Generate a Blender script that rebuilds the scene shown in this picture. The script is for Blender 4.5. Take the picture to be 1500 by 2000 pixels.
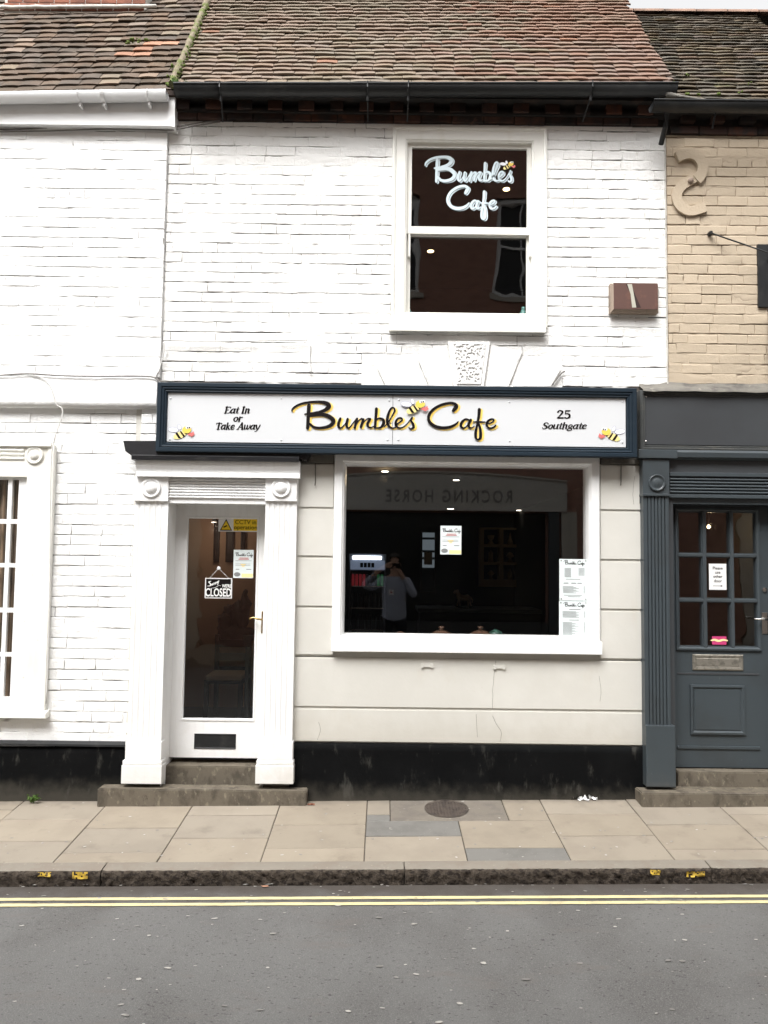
import bpy, bmesh, math, random
from mathutils import Vector, Matrix, noise
random.seed(11)
for o in list(bpy.data.objects):
    bpy.data.objects.remove(o)
scn = bpy.context.scene
COL = scn.collection
rad = math.radians

# ------------------------------------------------------------------ camera, sky, sun, exposure
CAM = Vector((0.0, -5.65, 1.76)); F = 1502.0
PITCH = math.atan(95 / F); ROLL = rad(0.72)
cd = bpy.data.cameras.new('camera'); co = bpy.data.objects.new('camera', cd); COL.objects.link(co)
cd.sensor_fit = 'VERTICAL'; cd.sensor_height = 36.0; cd.lens = F / 2000 * 36.0
cd.clip_start = 0.005; cd.clip_end = 2000
CM = Matrix.Rotation(math.pi / 2 + PITCH, 3, 'X') @ Matrix.Rotation(ROLL, 3, 'Z')
co.matrix_world = Matrix.Translation(CAM) @ CM.to_4x4()
scn.camera = co

SUN_EL, SUN_AZ = 56.0, 203.0      # compass style: 180 = straight behind the camera
w = bpy.data.worlds.new('World'); scn.world = w; w.use_nodes = True
wn = w.node_tree; wn.nodes.clear()
sky = wn.nodes.new('ShaderNodeTexSky'); sky.sky_type = 'NISHITA'; sky.sun_disc = False
sky.sun_elevation = rad(SUN_EL); sky.sun_rotation = rad(SUN_AZ)
sky.air_density = 1.0; sky.dust_density = 6.0; sky.ozone_density = 1.0
hs = wn.nodes.new('ShaderNodeHueSaturation'); hs.inputs['Saturation'].default_value = 0.03
bg = wn.nodes.new('ShaderNodeBackground'); bg.inputs['Strength'].default_value = 0.15
wo = wn.nodes.new('ShaderNodeOutputWorld')
wn.links.new(sky.outputs[0], hs.inputs['Color']); wn.links.new(hs.outputs[0], bg.inputs['Color'])
wn.links.new(bg.outputs[0], wo.inputs['Surface'])
sd = bpy.data.lights.new('sun', 'SUN'); sd.energy = 0.9; sd.angle = rad(30); sd.color = (1, 0.98, 0.955)
so = bpy.data.objects.new('sun', sd); COL.objects.link(so)
az, el = rad(SUN_AZ), rad(SUN_EL)
sdir = Vector((math.sin(az) * math.cos(el), math.cos(az) * math.cos(el), math.sin(el)))   # towards the sun
so.rotation_euler = (-sdir).to_track_quat('-Z', 'Y').to_euler()
vs = scn.view_settings; vs.view_transform = 'Standard'; vs.look = 'None'; vs.exposure = 1.36; vs.gamma = 1.0
vs.use_curve_mapping = False
scn.render.engine = 'CYCLES'
cy = scn.cycles; cy.max_bounces = 9; cy.diffuse_bounces = 4; cy.glossy_bounces = 4; cy.transparent_max_bounces = 24
cy.use_denoising = True; cy.sample_clamp_indirect = 6

# ------------------------------------------------------------------ photo pixel -> point on a plane of the place
def ray(px, py):
    return CM @ Vector(((px - 750) / F, -(py - 1000) / F, -1))
def P(px, py, Y):
    d = ray(px, py); t = (Y - CAM.y) / d.y
    return CAM + d * t
def X(px, py, Y=0.0): return P(px, py, Y).x
def Z(px, py, Y=0.0): return P(px, py, Y).z
def R(a, b, c, d, Y=0.0):
    """pixel rectangle left, top, right, bottom -> x0, x1, z0, z1 on the plane at depth Y"""
    my, mx = (b + d) / 2, (a + c) / 2
    return X(a, my, Y), X(c, my, Y), Z(mx, d, Y), Z(mx, b, Y)
SX, FALL, KY, KH, Z0 = 0.0165, 0.0745, -1.06, 0.082, 0.048     # street slope, pavement fall, kerb face, kerb height
def zpave(x, y): return Z0 + SX * x + FALL * y
def zroad(x, y):
    t = max(0.0, min(1.0, (KY - y) / 4.6))
    return Z0 + SX * x + FALL * KY - KH + 0.12 * math.sin(t * math.pi / 2)
def hit(px, py, zf):
    d = ray(px, py); lo, hi = 0.5, 60.0
    for _ in range(50):
        m = (lo + hi) / 2; q = CAM + d * m
        if q.z > zf(q.x, q.y): lo = m
        else: hi = m
    return CAM + d * lo
def ns(x, y=0, z=0): return noise.noise(Vector((x, y, z)))

# ------------------------------------------------------------------ materials
MATS = {}
def mat(name, col, rough=0.6, layers=(), bump=0.0, bscale=60.0, rand=0.0, spec=0.3, metal=0.0, emit=None, estr=0.0, hrand=0.0, bdist=0.004):
    m = bpy.data.materials.new(name); m.use_nodes = True; MATS[name] = m
    nt = m.node_tree; N = nt.nodes; L = nt.links
    b = N['Principled BSDF']
    b.inputs['Roughness'].default_value = rough; b.inputs['Metallic'].default_value = metal
    b.inputs['Specular IOR Level'].default_value = spec
    geo = N.new('ShaderNodeNewGeometry')
    rgb = N.new('ShaderNodeRGB'); rgb.outputs[0].default_value = (*col, 1)
    out = rgb.outputs[0]
    for i, (c, sc, lo, hi, amt) in enumerate(layers):
        mp = N.new('ShaderNodeMapping')
        mp.inputs['Scale'].default_value = sc if isinstance(sc, tuple) else (sc, sc, sc)
        mp.inputs['Location'].default_value = (3.7 * i + 1.3, 2.1 * i, 5.9 * i)
        L.new(geo.outputs['Position'], mp.inputs['Vector'])
        nz = N.new('ShaderNodeTexNoise'); nz.inputs['Detail'].default_value = 5; nz.inputs['Scale'].default_value = 1
        nz.inputs['Roughness'].default_value = 0.6
        L.new(mp.outputs[0], nz.inputs['Vector'])
        mr = N.new('ShaderNodeMapRange'); mr.interpolation_type = 'SMOOTHSTEP'
        mr.inputs['From Min'].default_value = lo; mr.inputs['From Max'].default_value = hi
        mr.inputs['To Max'].default_value = amt
        L.new(nz.outputs['Fac'], mr.inputs['Value'])
        mx = N.new('ShaderNodeMix'); mx.data_type = 'RGBA'
        L.new(mr.outputs[0], mx.inputs['Factor']); L.new(out, mx.inputs['A'])
        mx.inputs['B'].default_value = (*c, 1); out = mx.outputs['Result']
    if rand or hrand:
        oi = N.new('ShaderNodeObjectInfo'); h = N.new('ShaderNodeHueSaturation')
        a = N.new('ShaderNodeMapRange'); a.inputs['To Min'].default_value = 1 - rand; a.inputs['To Max'].default_value = 1 + rand
        L.new(oi.outputs['Random'], a.inputs['Value']); L.new(a.outputs[0], h.inputs['Value'])
        if hrand:
            wn_ = N.new('ShaderNodeTexWhiteNoise'); wn_.noise_dimensions = '1D'; L.new(oi.outputs['Random'], wn_.inputs['W'])
            s2 = N.new('ShaderNodeMapRange'); s2.inputs['To Min'].default_value = 1 - hrand; s2.inputs['To Max'].default_value = 1 + hrand
            L.new(wn_.outputs['Value'], s2.inputs['Value']); L.new(s2.outputs[0], h.inputs['Saturation'])
        L.new(out, h.inputs['Color']); out = h.outputs[0]
    L.new(out, b.inputs['Base Color'])
    if bump:
        nz = N.new('ShaderNodeTexNoise'); nz.inputs['Scale'].default_value = bscale; nz.inputs['Detail'].default_value = 6
        nz.inputs['Roughness'].default_value = 0.65
        L.new(geo.outputs['Position'], nz.inputs['Vector'])
        bp = N.new('ShaderNodeBump'); bp.inputs['Strength'].default_value = bump; bp.inputs['Distance'].default_value = bdist
        L.new(nz.outputs['Fac'], bp.inputs['Height']); L.new(bp.outputs[0], b.inputs['Normal'])
    if emit:
        b.inputs['Emission Color'].default_value = (*emit, 1); b.inputs['Emission Strength'].default_value = estr
    return m
def glass(name, f0=0.045, tint=(1, 1, 1), wave=0.0, wscale=5.0):
    m = bpy.data.materials.new(name); m.use_nodes = True; nt = m.node_tree; N = nt.nodes; L = nt.links; N.clear()
    o = N.new('ShaderNodeOutputMaterial'); mx = N.new('ShaderNodeMixShader'); t = N.new('ShaderNodeBsdfTransparent')
    g = N.new('ShaderNodeBsdfGlossy'); g.inputs['Roughness'].default_value = 0.0; t.inputs[0].default_value = (*tint, 1)
    lw = N.new('ShaderNodeLayerWeight'); lw.inputs['Blend'].default_value = 0.5
    pw = N.new('ShaderNodeMath'); pw.operation = 'POWER'; pw.inputs[1].default_value = 5
    ma = N.new('ShaderNodeMath'); ma.operation = 'MULTIPLY_ADD'; ma.inputs[1].default_value = 1 - f0; ma.inputs[2].default_value = f0
    L.new(lw.outputs['Facing'], pw.inputs[0]); L.new(pw.outputs[0], ma.inputs[0]); L.new(ma.outputs[0], mx.inputs[0])
    L.new(t.outputs[0], mx.inputs[1]); L.new(g.outputs[0], mx.inputs[2]); L.new(mx.outputs[0], o.inputs[0])
    if wave:
        geo = N.new('ShaderNodeNewGeometry'); nz = N.new('ShaderNodeTexNoise'); nz.inputs['Scale'].default_value = wscale
        nz.inputs['Detail'].default_value = 1
        bp = N.new('ShaderNodeBump'); bp.inputs['Strength'].default_value = 1.0; bp.inputs['Distance'].default_value = wave
        L.new(geo.outputs['Position'], nz.inputs['Vector']); L.new(nz.outputs['Fac'], bp.inputs['Height']); L.new(bp.outputs[0], g.inputs['Normal'])
    return m
WHITE = (0.80, 0.80, 0.785)
M_wallL = mat('white_masonry_paint', (0.80, 0.80, 0.79), 0.75, [((0.68, 0.67, 0.64), (2, 2, 1.2), 0.55, 0.8, 0.5), ((0.6, 0.57, 0.52), 22, 0.66, 0.76, 0.35)], 0.7, 26, rand=0.02, bdist=0.010)
M_wallC = mat('aged_white_masonry_paint', (0.79, 0.785, 0.765), 0.75, [((0.68, 0.66, 0.61), (2, 2, 1.3), 0.5, 0.8, 0.6), ((0.55, 0.51, 0.45), 20, 0.62, 0.75, 0.45)], 0.75, 26, rand=0.04, bdist=0.011)
M_mortW = mat('painted_mortar', (0.76, 0.75, 0.73), 0.85, [((0.80, 0.79, 0.77), 5, 0.4, 0.6, 1.0), ((0.30, 0.27, 0.23), (7, 7, 12), 0.56, 0.72, 0.7)], 0.3, 60)
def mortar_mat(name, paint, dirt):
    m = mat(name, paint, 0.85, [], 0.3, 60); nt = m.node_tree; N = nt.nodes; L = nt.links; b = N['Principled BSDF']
    at = N.new('ShaderNodeAttribute'); at.attribute_name = 'joint_and_pit_dark'
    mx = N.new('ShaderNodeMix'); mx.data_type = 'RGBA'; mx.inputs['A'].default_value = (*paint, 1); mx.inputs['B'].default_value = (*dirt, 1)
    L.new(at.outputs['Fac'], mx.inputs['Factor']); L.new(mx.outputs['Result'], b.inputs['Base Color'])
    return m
M_mortC = mortar_mat('dirty_joint_and_pit_shade', (0.79, 0.785, 0.765), (0.085, 0.075, 0.065))  # dirt in the brick joints, painted shade in the keystone pits
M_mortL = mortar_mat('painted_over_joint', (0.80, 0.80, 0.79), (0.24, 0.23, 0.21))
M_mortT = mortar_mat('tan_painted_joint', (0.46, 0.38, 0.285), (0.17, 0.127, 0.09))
M_tan = mat('tan_masonry_paint', (0.465, 0.385, 0.287), 0.75, [((0.40, 0.325, 0.24), (3, 3, 2), 0.5, 0.8, 0.5), ((0.62, 0.54, 0.43), 25, 0.62, 0.75, 0.4)], 0.5, 40, rand=0.05, bdist=0.007)
M_render = mat('cream_render_paint', (0.575, 0.56, 0.515), 0.7, [((0.615, 0.60, 0.555), 2.2, 0.4, 0.7, 1.0), ((0.55, 0.51, 0.44), (5, 5, 2.5), 0.58, 0.8, 0.55), ((0.5, 0.45, 0.38), 30, 0.66, 0.75, 0.35)], 0.2, 50)
M_wood = mat('white_gloss_paint', (0.81, 0.81, 0.805), 0.35, [((0.72, 0.715, 0.70), (30, 30, 2), 0.5, 0.75, 0.6), ((0.66, 0.64, 0.6), (5, 5, 3), 0.54, 0.78, 0.6)], 0.35, 40, spec=0.4)
M_woodold = mat('off_white_gloss_paint', (0.78, 0.77, 0.72), 0.4, [((0.7, 0.68, 0.6), (6, 6, 1.5), 0.5, 0.75, 0.7), ((0.45, 0.4, 0.32), 30, 0.68, 0.74, 0.5)], 0.12, 40, spec=0.4)
M_upvc = mat('white_plastic', (0.80, 0.80, 0.80), 0.3, [((0.62, 0.6, 0.56), (3, 3, 9), 0.55, 0.75, 0.5)], spec=0.5)
M_black = mat('black_masonry_paint', (0.004, 0.0043, 0.0045), 0.8, [((0.006, 0.0063, 0.0065), 3, 0.45, 0.7, 1.0), ((0.050, 0.048, 0.043), (14, 14, 5), 0.56, 0.74, 0.8), ((0.16, 0.15, 0.13), 60, 0.70, 0.75, 0.5)], 0.5, 45, spec=0.06)
M_iron = mat('black_iron', (0.012, 0.013, 0.014), 0.45, [((0.035, 0.034, 0.033), 9, 0.5, 0.75, 0.8)], 0.2, 50, spec=0.4)
M_hood = mat('black_board_paint', (0.014, 0.014, 0.016), 0.42, [((0.05, 0.048, 0.045), (4, 4, 18), 0.55, 0.75, 0.7)], 0.35, 30, spec=0.4)
M_navy = mat('navy_sign_frame', (0.012, 0.021, 0.031), 0.5, [((0.020, 0.031, 0.042), (1.5, 4, 8), 0.5, 0.75, 0.6)], 0.06, 50, spec=0.2)
M_panel = mat('white_sign_panel', (0.62, 0.632, 0.645), 0.3, [((0.595, 0.605, 0.62), 2, 0.45, 0.7, 0.6)], spec=0.4)
M_char = mat('charcoal_gloss_paint', (0.047, 0.058, 0.065), 0.38, [((0.042, 0.049, 0.053), 3, 0.45, 0.7, 0.8), ((0.12, 0.125, 0.125), 35, 0.69, 0.75, 0.4)], 0.1, 45, spec=0.4)
M_charf = mat('charcoal_fascia_board', (0.052, 0.056, 0.060), 0.4, [((0.043, 0.045, 0.048), 1.8, 0.4, 0.7, 0.8)], 0.05, 40, spec=0.3)
M_charw = mat('worn_charcoal_trim', (0.055, 0.058, 0.057), 0.5, [((0.11, 0.105, 0.09), (6, 6, 20), 0.52, 0.72, 0.7), ((0.02, 0.02, 0.02), 12, 0.6, 0.75, 0.6)], 0.25, 40)
M_dirt = mat('grey_lead_flashing', (0.16, 0.15, 0.13), 0.7, [((0.07, 0.065, 0.06), 7, 0.45, 0.7, 0.9), ((0.35, 0.32, 0.27), 16, 0.6, 0.75, 0.6)], 0.4, 40)
M_cornb = mat('sooty_red_brick', (0.050, 0.024, 0.017), 0.85, [((0.018, 0.015, 0.014), 5, 0.40, 0.62, 0.95), ((0.14, 0.06, 0.035), 6, 0.60, 0.75, 0.7)], 0.4, 60, rand=0.5, hrand=0.2)
M_cornd = mat('soot_black_mortar', (0.018, 0.016, 0.015), 0.9, [((0.05, 0.03, 0.022), 6, 0.5, 0.7, 0.7)], 0.4, 60)
M_tileC = mat('brown_clay_tile', (0.195, 0.146, 0.112), 0.85, [((0.165, 0.140, 0.103), 3.0, 0.40, 0.62, 0.85), ((0.24, 0.165, 0.128), 9, 0.56, 0.75, 0.6), ((0.10, 0.082, 0.066), 26, 0.6, 0.78, 0.5)], 0.4, 60, rand=0.09, hrand=0.15)
M_tileR = mat('red_clay_tile', (0.190, 0.124, 0.095), 0.85, [((0.165, 0.125, 0.095), 4.0, 0.42, 0.64, 0.8), ((0.23, 0.14, 0.105), 9, 0.56, 0.75, 0.6), ((0.10, 0.075, 0.062), 26, 0.6, 0.78, 0.5)], 0.4, 60, rand=0.10, hrand=0.15)
M_tileL = mat('weathered_clay_tile', (0.108, 0.078, 0.058), 0.85, [((0.070, 0.056, 0.043), 4.0, 0.42, 0.62, 0.85), ((0.14, 0.122, 0.095), 12, 0.56, 0.72, 0.6), ((0.04, 0.033, 0.03), 26, 0.58, 0.76, 0.7)], 0.5, 60, rand=0.17, hrand=0.2)
M_tileO = mat('fresh_orange_clay_tile', (0.29, 0.155, 0.10), 0.85, [((0.26, 0.15, 0.105), 10, 0.5, 0.7, 0.7)], 0.4, 60, rand=0.25)
M_tileD = mat('lichened_dark_clay_tile', (0.100, 0.079, 0.056), 0.9, [((0.058, 0.051, 0.038), 5.0, 0.42, 0.62, 0.9), ((0.15, 0.14, 0.10), 14, 0.56, 0.72, 0.7), ((0.10, 0.11, 0.045), 6, 0.60, 0.75, 0.6)], 0.6, 60, rand=0.35, hrand=0.3)
M_deck = mat('roof_felt', (0.02, 0.018, 0.016), 0.95)
M_moss = mat('mossy_mortar', (0.20, 0.17, 0.12), 0.95, [((0.10, 0.13, 0.03), 12, 0.45, 0.62, 0.9), ((0.30, 0.26, 0.20), 20, 0.58, 0.72, 0.7)], 0.7, 70)
M_mossg = mat('green_moss', (0.09, 0.125, 0.028), 0.95, [((0.16, 0.17, 0.06), 40, 0.5, 0.7, 0.8)], 0.7, 120)
M_leaf = mat('weed_leaf', (0.085, 0.16, 0.035), 0.6, [((0.13, 0.2, 0.06), 50, 0.45, 0.7, 0.8)])
M_ridge = mat('terracotta_ridge', (0.24, 0.15, 0.11), 0.85, [((0.14, 0.1, 0.075), 8, 0.45, 0.65, 0.8)], 0.4, 60, rand=0.2)
M_chim = mat('red_chimney_brick', (0.22, 0.085, 0.052), 0.85, [((0.14, 0.055, 0.037), 9, 0.45, 0.65, 0.8)], 0.4, 60, rand=0.15)
M_cement = mat('pale_cement', (0.55, 0.53, 0.49), 0.9, [((0.35, 0.33, 0.3), 14, 0.5, 0.7, 0.8)], 0.5, 60)
M_step = mat('weathered_step_stone', (0.135, 0.115, 0.088), 0.85, [((0.075, 0.064, 0.05), (11, 11, 7), 0.45, 0.66, 0.85), ((0.24, 0.21, 0.155), (26, 26, 16), 0.56, 0.7, 0.7), ((0.06, 0.052, 0.042), (30, 30, 22), 0.6, 0.72, 0.7)], 0.55, 55, spec=0.2)
M_slab = mat('sandstone_paving', (0.272, 0.234, 0.184), 0.75, [((0.240, 0.205, 0.162), 3, 0.4, 0.65, 0.9), ((0.185, 0.155, 0.122), (5, 5, 5), 0.55, 0.75, 0.7), ((0.12, 0.10, 0.08), 26, 0.66, 0.74, 0.5), ((0.34, 0.3, 0.25), 60, 0.64, 0.74, 0.4)], 0.2, 90, rand=0.07, hrand=0.08, spec=0.3)
M_slabg = mat('grey_concrete_paving', (0.165, 0.158, 0.145), 0.75, [((0.135, 0.129, 0.118), 5, 0.45, 0.65, 0.8), ((0.28, 0.27, 0.25), 60, 0.6, 0.72, 0.5)], 0.25, 90, rand=0.06, spec=0.3)
M_conc = mat('stained_concrete', (0.165, 0.145, 0.12), 0.8, [((0.13, 0.115, 0.10), 7, 0.45, 0.65, 0.8), ((0.28, 0.25, 0.22), 50, 0.6, 0.72, 0.5)], 0.3, 80)
M_joint = mat('dirty_joint_sand', (0.06, 0.05, 0.04), 0.95, [((0.10, 0.085, 0.065), 20, 0.5, 0.7, 0.7)], 0.4, 80)
M_kerb = mat('rough_kerb_stone', (0.082, 0.066, 0.052), 0.9, [((0.03, 0.024, 0.02), (30, 30, 46), 0.46, 0.6, 0.9), ((0.15, 0.125, 0.10), 50, 0.6, 0.7, 0.6)], 1.0, 80, bdist=0.014, spec=0.2)
M_kerbt = mat('worn_kerb_top', (0.205, 0.183, 0.152), 0.8, [((0.19, 0.16, 0.13), 9, 0.45, 0.65, 0.8), ((0.32, 0.28, 0.235), 45, 0.6, 0.72, 0.5)], 0.3, 70)
M_yel = mat('pale_yellow_road_paint', (0.66, 0.565, 0.31), 0.7, [((0.42, 0.37, 0.24), (8, 30, 8), 0.48, 0.7, 0.85), ((0.17, 0.155, 0.125), (60, 90, 60), 0.60, 0.70, 0.8)], 0.3, 120)
M_yelk = mat('worn_yellow_kerb_paint', (0.62, 0.42, 0.06), 0.8, [((0.2, 0.15, 0.07), 40, 0.5, 0.66, 0.9)], 0.6, 90)
M_gum = mat('pale_gum', (0.40, 0.38, 0.345), 0.8, [((0.17, 0.162, 0.15), 7, 0.42, 0.56, 0.9)])
M_cover = mat('rusted_iron_cover', (0.075, 0.06, 0.05), 0.6, [((0.04, 0.033, 0.03), 18, 0.45, 0.65, 0.8)], 0.4, 90, spec=0.4)
M_paper = mat('white_paper', (0.78, 0.78, 0.77), 0.7)
M_paperb = mat('pale_blue_white_paper', (0.70, 0.76, 0.76), 0.6)
M_ink = mat('black_ink', (0.008, 0.006, 0.006), 0.6, spec=0.1)
M_inkg = mat('grey_ink', (0.22, 0.23, 0.23), 0.6)
M_inkr = mat('red_ink', (0.5, 0.06, 0.05), 0.6)
M_gold = mat('yellow_print', (0.90, 0.62, 0.12), 0.5)
M_goldl = mat('pale_yellow_print', (0.88, 0.73, 0.36), 0.5)
M_beey = mat('bee_yellow', (0.80, 0.56, 0.10), 0.5)
M_beep = mat('bee_pale_yellow', (0.82, 0.68, 0.28), 0.5)
M_pink = mat('flower_pink', (0.62, 0.16, 0.15), 0.5)
M_wing = mat('wing_white', (0.80, 0.81, 0.84), 0.5)
M_wingl = mat('wing_outline', (0.38, 0.38, 0.48), 0.5)
M_vinyl = mat('pale_blue_vinyl', (0.62, 0.72, 0.76), 0.5)
M_vinylg = mat('grey_vinyl', (0.26, 0.30, 0.32), 0.5)
M_cctv = mat('cctv_yellow', (0.86, 0.60, 0.03), 0.5)
M_brass = mat('brass', (0.55, 0.40, 0.16), 0.25, metal=1.0)
M_steel = mat('steel', (0.55, 0.54, 0.52), 0.25, metal=1.0)
M_plate = mat('tarnished_plate', (0.30, 0.28, 0.24), 0.4, [((0.16, 0.15, 0.13), 25, 0.45, 0.65, 0.8)], 0.2, 90, metal=0.6)
M_cable = mat('grey_cable', (0.16, 0.15, 0.14), 0.6)
M_cablew = mat('white_painted_cable', (0.62, 0.61, 0.59), 0.6)
M_box = mat('brown_alarm_box', (0.105, 0.056, 0.046), 0.5, [((0.15, 0.075, 0.055), 14, 0.5, 0.7, 0.7)], 0.1, 60)
M_boxf = mat('beige_box_edge', (0.30, 0.235, 0.185), 0.6, [((0.17, 0.13, 0.1), 14, 0.5, 0.7, 0.7)])
M_stripe = mat('pale_stripe', (0.44, 0.43, 0.36), 0.5)
M_road = mat('worn_asphalt', (0.136, 0.134, 0.130), 0.85, [((0.098, 0.094, 0.090), (1.2, 0.8, 1), 0.4, 0.65, 0.8), ((0.185, 0.18, 0.172), 170, 0.50, 0.64, 0.75), ((0.022, 0.020, 0.019), (45, 75, 45), 0.60, 0.68, 0.7), ((0.14, 0.125, 0.115), (3, 8, 3), 0.55, 0.75, 0.6)], 0.8, 140, bdist=0.006, spec=0.25)
M_ground = mat('far_ground', (0.10, 0.09, 0.08), 0.9)
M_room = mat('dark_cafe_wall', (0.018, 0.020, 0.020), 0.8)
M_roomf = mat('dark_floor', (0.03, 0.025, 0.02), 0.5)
M_roomp = mat('peach_cafe_wall', (0.46, 0.29, 0.19), 0.8)
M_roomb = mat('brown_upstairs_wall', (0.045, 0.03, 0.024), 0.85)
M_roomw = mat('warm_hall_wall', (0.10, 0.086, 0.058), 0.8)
M_dwood = mat('dark_wood', (0.022, 0.018, 0.016), 0.5)
M_lwood = mat('pale_pine', (0.22, 0.145, 0.07), 0.6)
M_cushion = mat('beige_cushion', (0.42, 0.33, 0.23), 0.9)
M_counter = mat('grey_green_counter', (0.10, 0.12, 0.115), 0.5)
M_lampw = mat('warm_downlight', (1, 1, 1), emit=(1.0, 0.72, 0.36), estr=3.0)
M_lamp = mat('white_downlight', (1, 1, 1), emit=(1.0, 0.9, 0.75), estr=2.5)
M_fridgel = mat('fridge_light', (1, 1, 1), emit=(0.85, 0.93, 1.0), estr=2.2)
M_fridge = mat('fridge_body', (0.16, 0.17, 0.2), 0.5)
M_dayback = mat('daylit_back_window', (0.12, 0.14, 0.16), emit=(0.75, 0.9, 1.0), estr=0.05)
M_teal = mat('teal_glaze', (0.10, 0.26, 0.235), 0.3)
M_brownj = mat('brown_stoneware', (0.10, 0.055, 0.035), 0.25, spec=0.6)
M_curt = mat('brown_striped_curtain', (0.30, 0.21, 0.14), 0.9, [((0.035, 0.025, 0.02), (60, 60, 0.4), 0.45, 0.55, 0.9), ((0.5, 0.42, 0.32), (45, 45, 0.4), 0.58, 0.64, 0.8)])
M_glass = glass('window_glass', 0.045)
M_glassb = glass('shop_window_glass', 0.068)
M_glassw = glass('old_wavy_glass', 0.062, wave=0.0013, wscale=4.0)
M_glassd = glass('door_glass', 0.058, (0.97, 0.97, 0.97), wave=0.0006, wscale=9)

# ------------------------------------------------------------------ builders
EMPTY_LOC = {}
def link(o, parent=None):
    COL.objects.link(o)
    if parent is not None:
        o.parent = parent
        if parent.name in EMPTY_LOC:
            o.matrix_parent_inverse = Matrix.Translation(-EMPTY_LOC[parent.name])
    return o
def obj(name, bm, m, parent=None, smooth=False):
    me = bpy.data.meshes.new(name); bm.to_mesh(me); bm.free()
    for mm in (m if isinstance(m, (list, tuple)) else [m]): me.materials.append(mm)
    if smooth:
        for p in me.polygons: p.use_smooth = True
    return link(bpy.data.objects.new(name, me), parent)
def tag(o, label, cat, group=None):
    o['label'] = label; o['category'] = cat
    if group: o['group'] = group
    return o
def thing(name, loc, label, cat, group=None):
    o = bpy.data.objects.new(name, None); COL.objects.link(o); o.location = loc
    o.empty_display_size = 0.1
    EMPTY_LOC[o.name] = Vector(loc)
    return tag(o, label, cat, group)
def struct(o): o['kind'] = 'structure'; return o
def stuff(o): o['kind'] = 'stuff'; return o
def B(): return bmesh.new()
def bx(bm, x0, x1, y0, y1, z0, z1, bev=0.0):
    v = [bm.verts.new((x, y, z)) for x in (x0, x1) for y in (y0, y1) for z in (z0, z1)]
    f = [bm.faces.new([v[i] for i in q]) for q in ((0, 1, 3, 2), (4, 6, 7, 5), (0, 4, 5, 1), (2, 3, 7, 6), (0, 2, 6, 4), (1, 5, 7, 3))]
    if bev:
        es = {e for q in f for e in q.edges}
        bmesh.ops.bevel(bm, geom=list(es), offset=bev, segments=2, affect='EDGES', profile=0.6)
    return bm
def box(name, r, y0, y1, m, parent=None, bev=0.002):
    return obj(name, bx(B(), r[0], r[1], y0, y1, r[2], r[3], bev), m, parent)
def poly(bm, pts, y0, y1):
    """extrude an outline of (x, z) points between two depths"""
    a = [bm.verts.new((x, y0, z)) for x, z in pts]; b = [bm.verts.new((x, y1, z)) for x, z in pts]
    bm.faces.new(a); bm.faces.new(b[::-1]); n = len(pts)
    for i in range(n): bm.faces.new((a[i], b[i], b[(i + 1) % n], a[(i + 1) % n]))
    bmesh.ops.recalc_face_normals(bm, faces=bm.faces[:])
    return bm
def xprof(bm, x0, x1, prof, x0b=None):
    """extrude a closed (y, z) profile along x"""
    a = [bm.verts.new((x0, y, z)) for y, z in prof]; b = [bm.verts.new((x1, y, z)) for y, z in prof]; n = len(prof)
    bm.faces.new(a); bm.faces.new(b[::-1])
    for i in range(n): bm.faces.new((a[i], b[i], b[(i + 1) % n], a[(i + 1) % n]))
    bmesh.ops.recalc_face_normals(bm, faces=bm.faces[:])
    return bm
def frame(bm, r, prof, cap=False):
    """mitred frame: profile of (inset, depth) swept round the rectangle"""
    x0, x1, z0, z1 = r; loops = []
    for d, y in prof:
        loops.append([bm.verts.new(p) for p in ((x0 + d, y, z0 + d), (x1 - d, y, z0 + d), (x1 - d, y, z1 - d), (x0 + d, y, z1 - d))])
    for a, b in zip(loops, loops[1:]):
        for i in range(4): bm.faces.new((a[i], a[(i + 1) % 4], b[(i + 1) % 4], b[i]))
    if cap: bm.faces.new(loops[-1])
    return bm
def lathe_y(bm, cx, cz, prof, n=24):
    rings = []
    for r, y in prof:
        rings.append([bm.verts.new((cx + r * math.cos(k * 2 * math.pi / n), y, cz + r * math.sin(k * 2 * math.pi / n))) for k in range(n)])
    for a, b in zip(rings, rings[1:]):
        for k in range(n): bm.faces.new((a[k], a[(k + 1) % n], b[(k + 1) % n], b[k]))
    bm.faces.new(rings[-1]); return bm
def lathe_z(bm, cx, cy_, prof, n=20):
    rings = []
    for r, z in prof:
        rings.append([bm.verts.new((cx + r * math.cos(k * 2 * math.pi / n), cy_ + r * math.sin(k * 2 * math.pi / n), z)) for k in range(n)])
    for a, b in zip(rings, rings[1:]):
        for k in range(n): bm.faces.new((a[k], a[(k + 1) % n], b[(k + 1) % n], b[k]))
    bm.faces.new(rings[0][::-1]); bm.faces.new(rings[-1]); return bm
def tube(bm, pts, r, n=7):
    pts = [Vector(p) for p in pts]; rings = []
    for i, p in enumerate(pts):
        t = (pts[min(i + 1, len(pts) - 1)] - pts[max(i - 1, 0)]).normalized()
        u = t.cross(Vector((0, 0, 1)) if abs(t.z) < 0.9 else Vector((1, 0, 0))).normalized(); v = t.cross(u)
        rr = r[i] if isinstance(r, (list, tuple)) else r
        rings.append([bm.verts.new(p + u * rr * math.cos(k * 2 * math.pi / n) + v * rr * math.sin(k * 2 * math.pi / n)) for k in range(n)])
    for a, b in zip(rings, rings[1:]):
        for k in range(n): bm.faces.new((a[k], a[(k + 1) % n], b[(k + 1) % n], b[k]))
    bm.faces.new(rings[0][::-1]); bm.faces.new(rings[-1]); return bm
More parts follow.
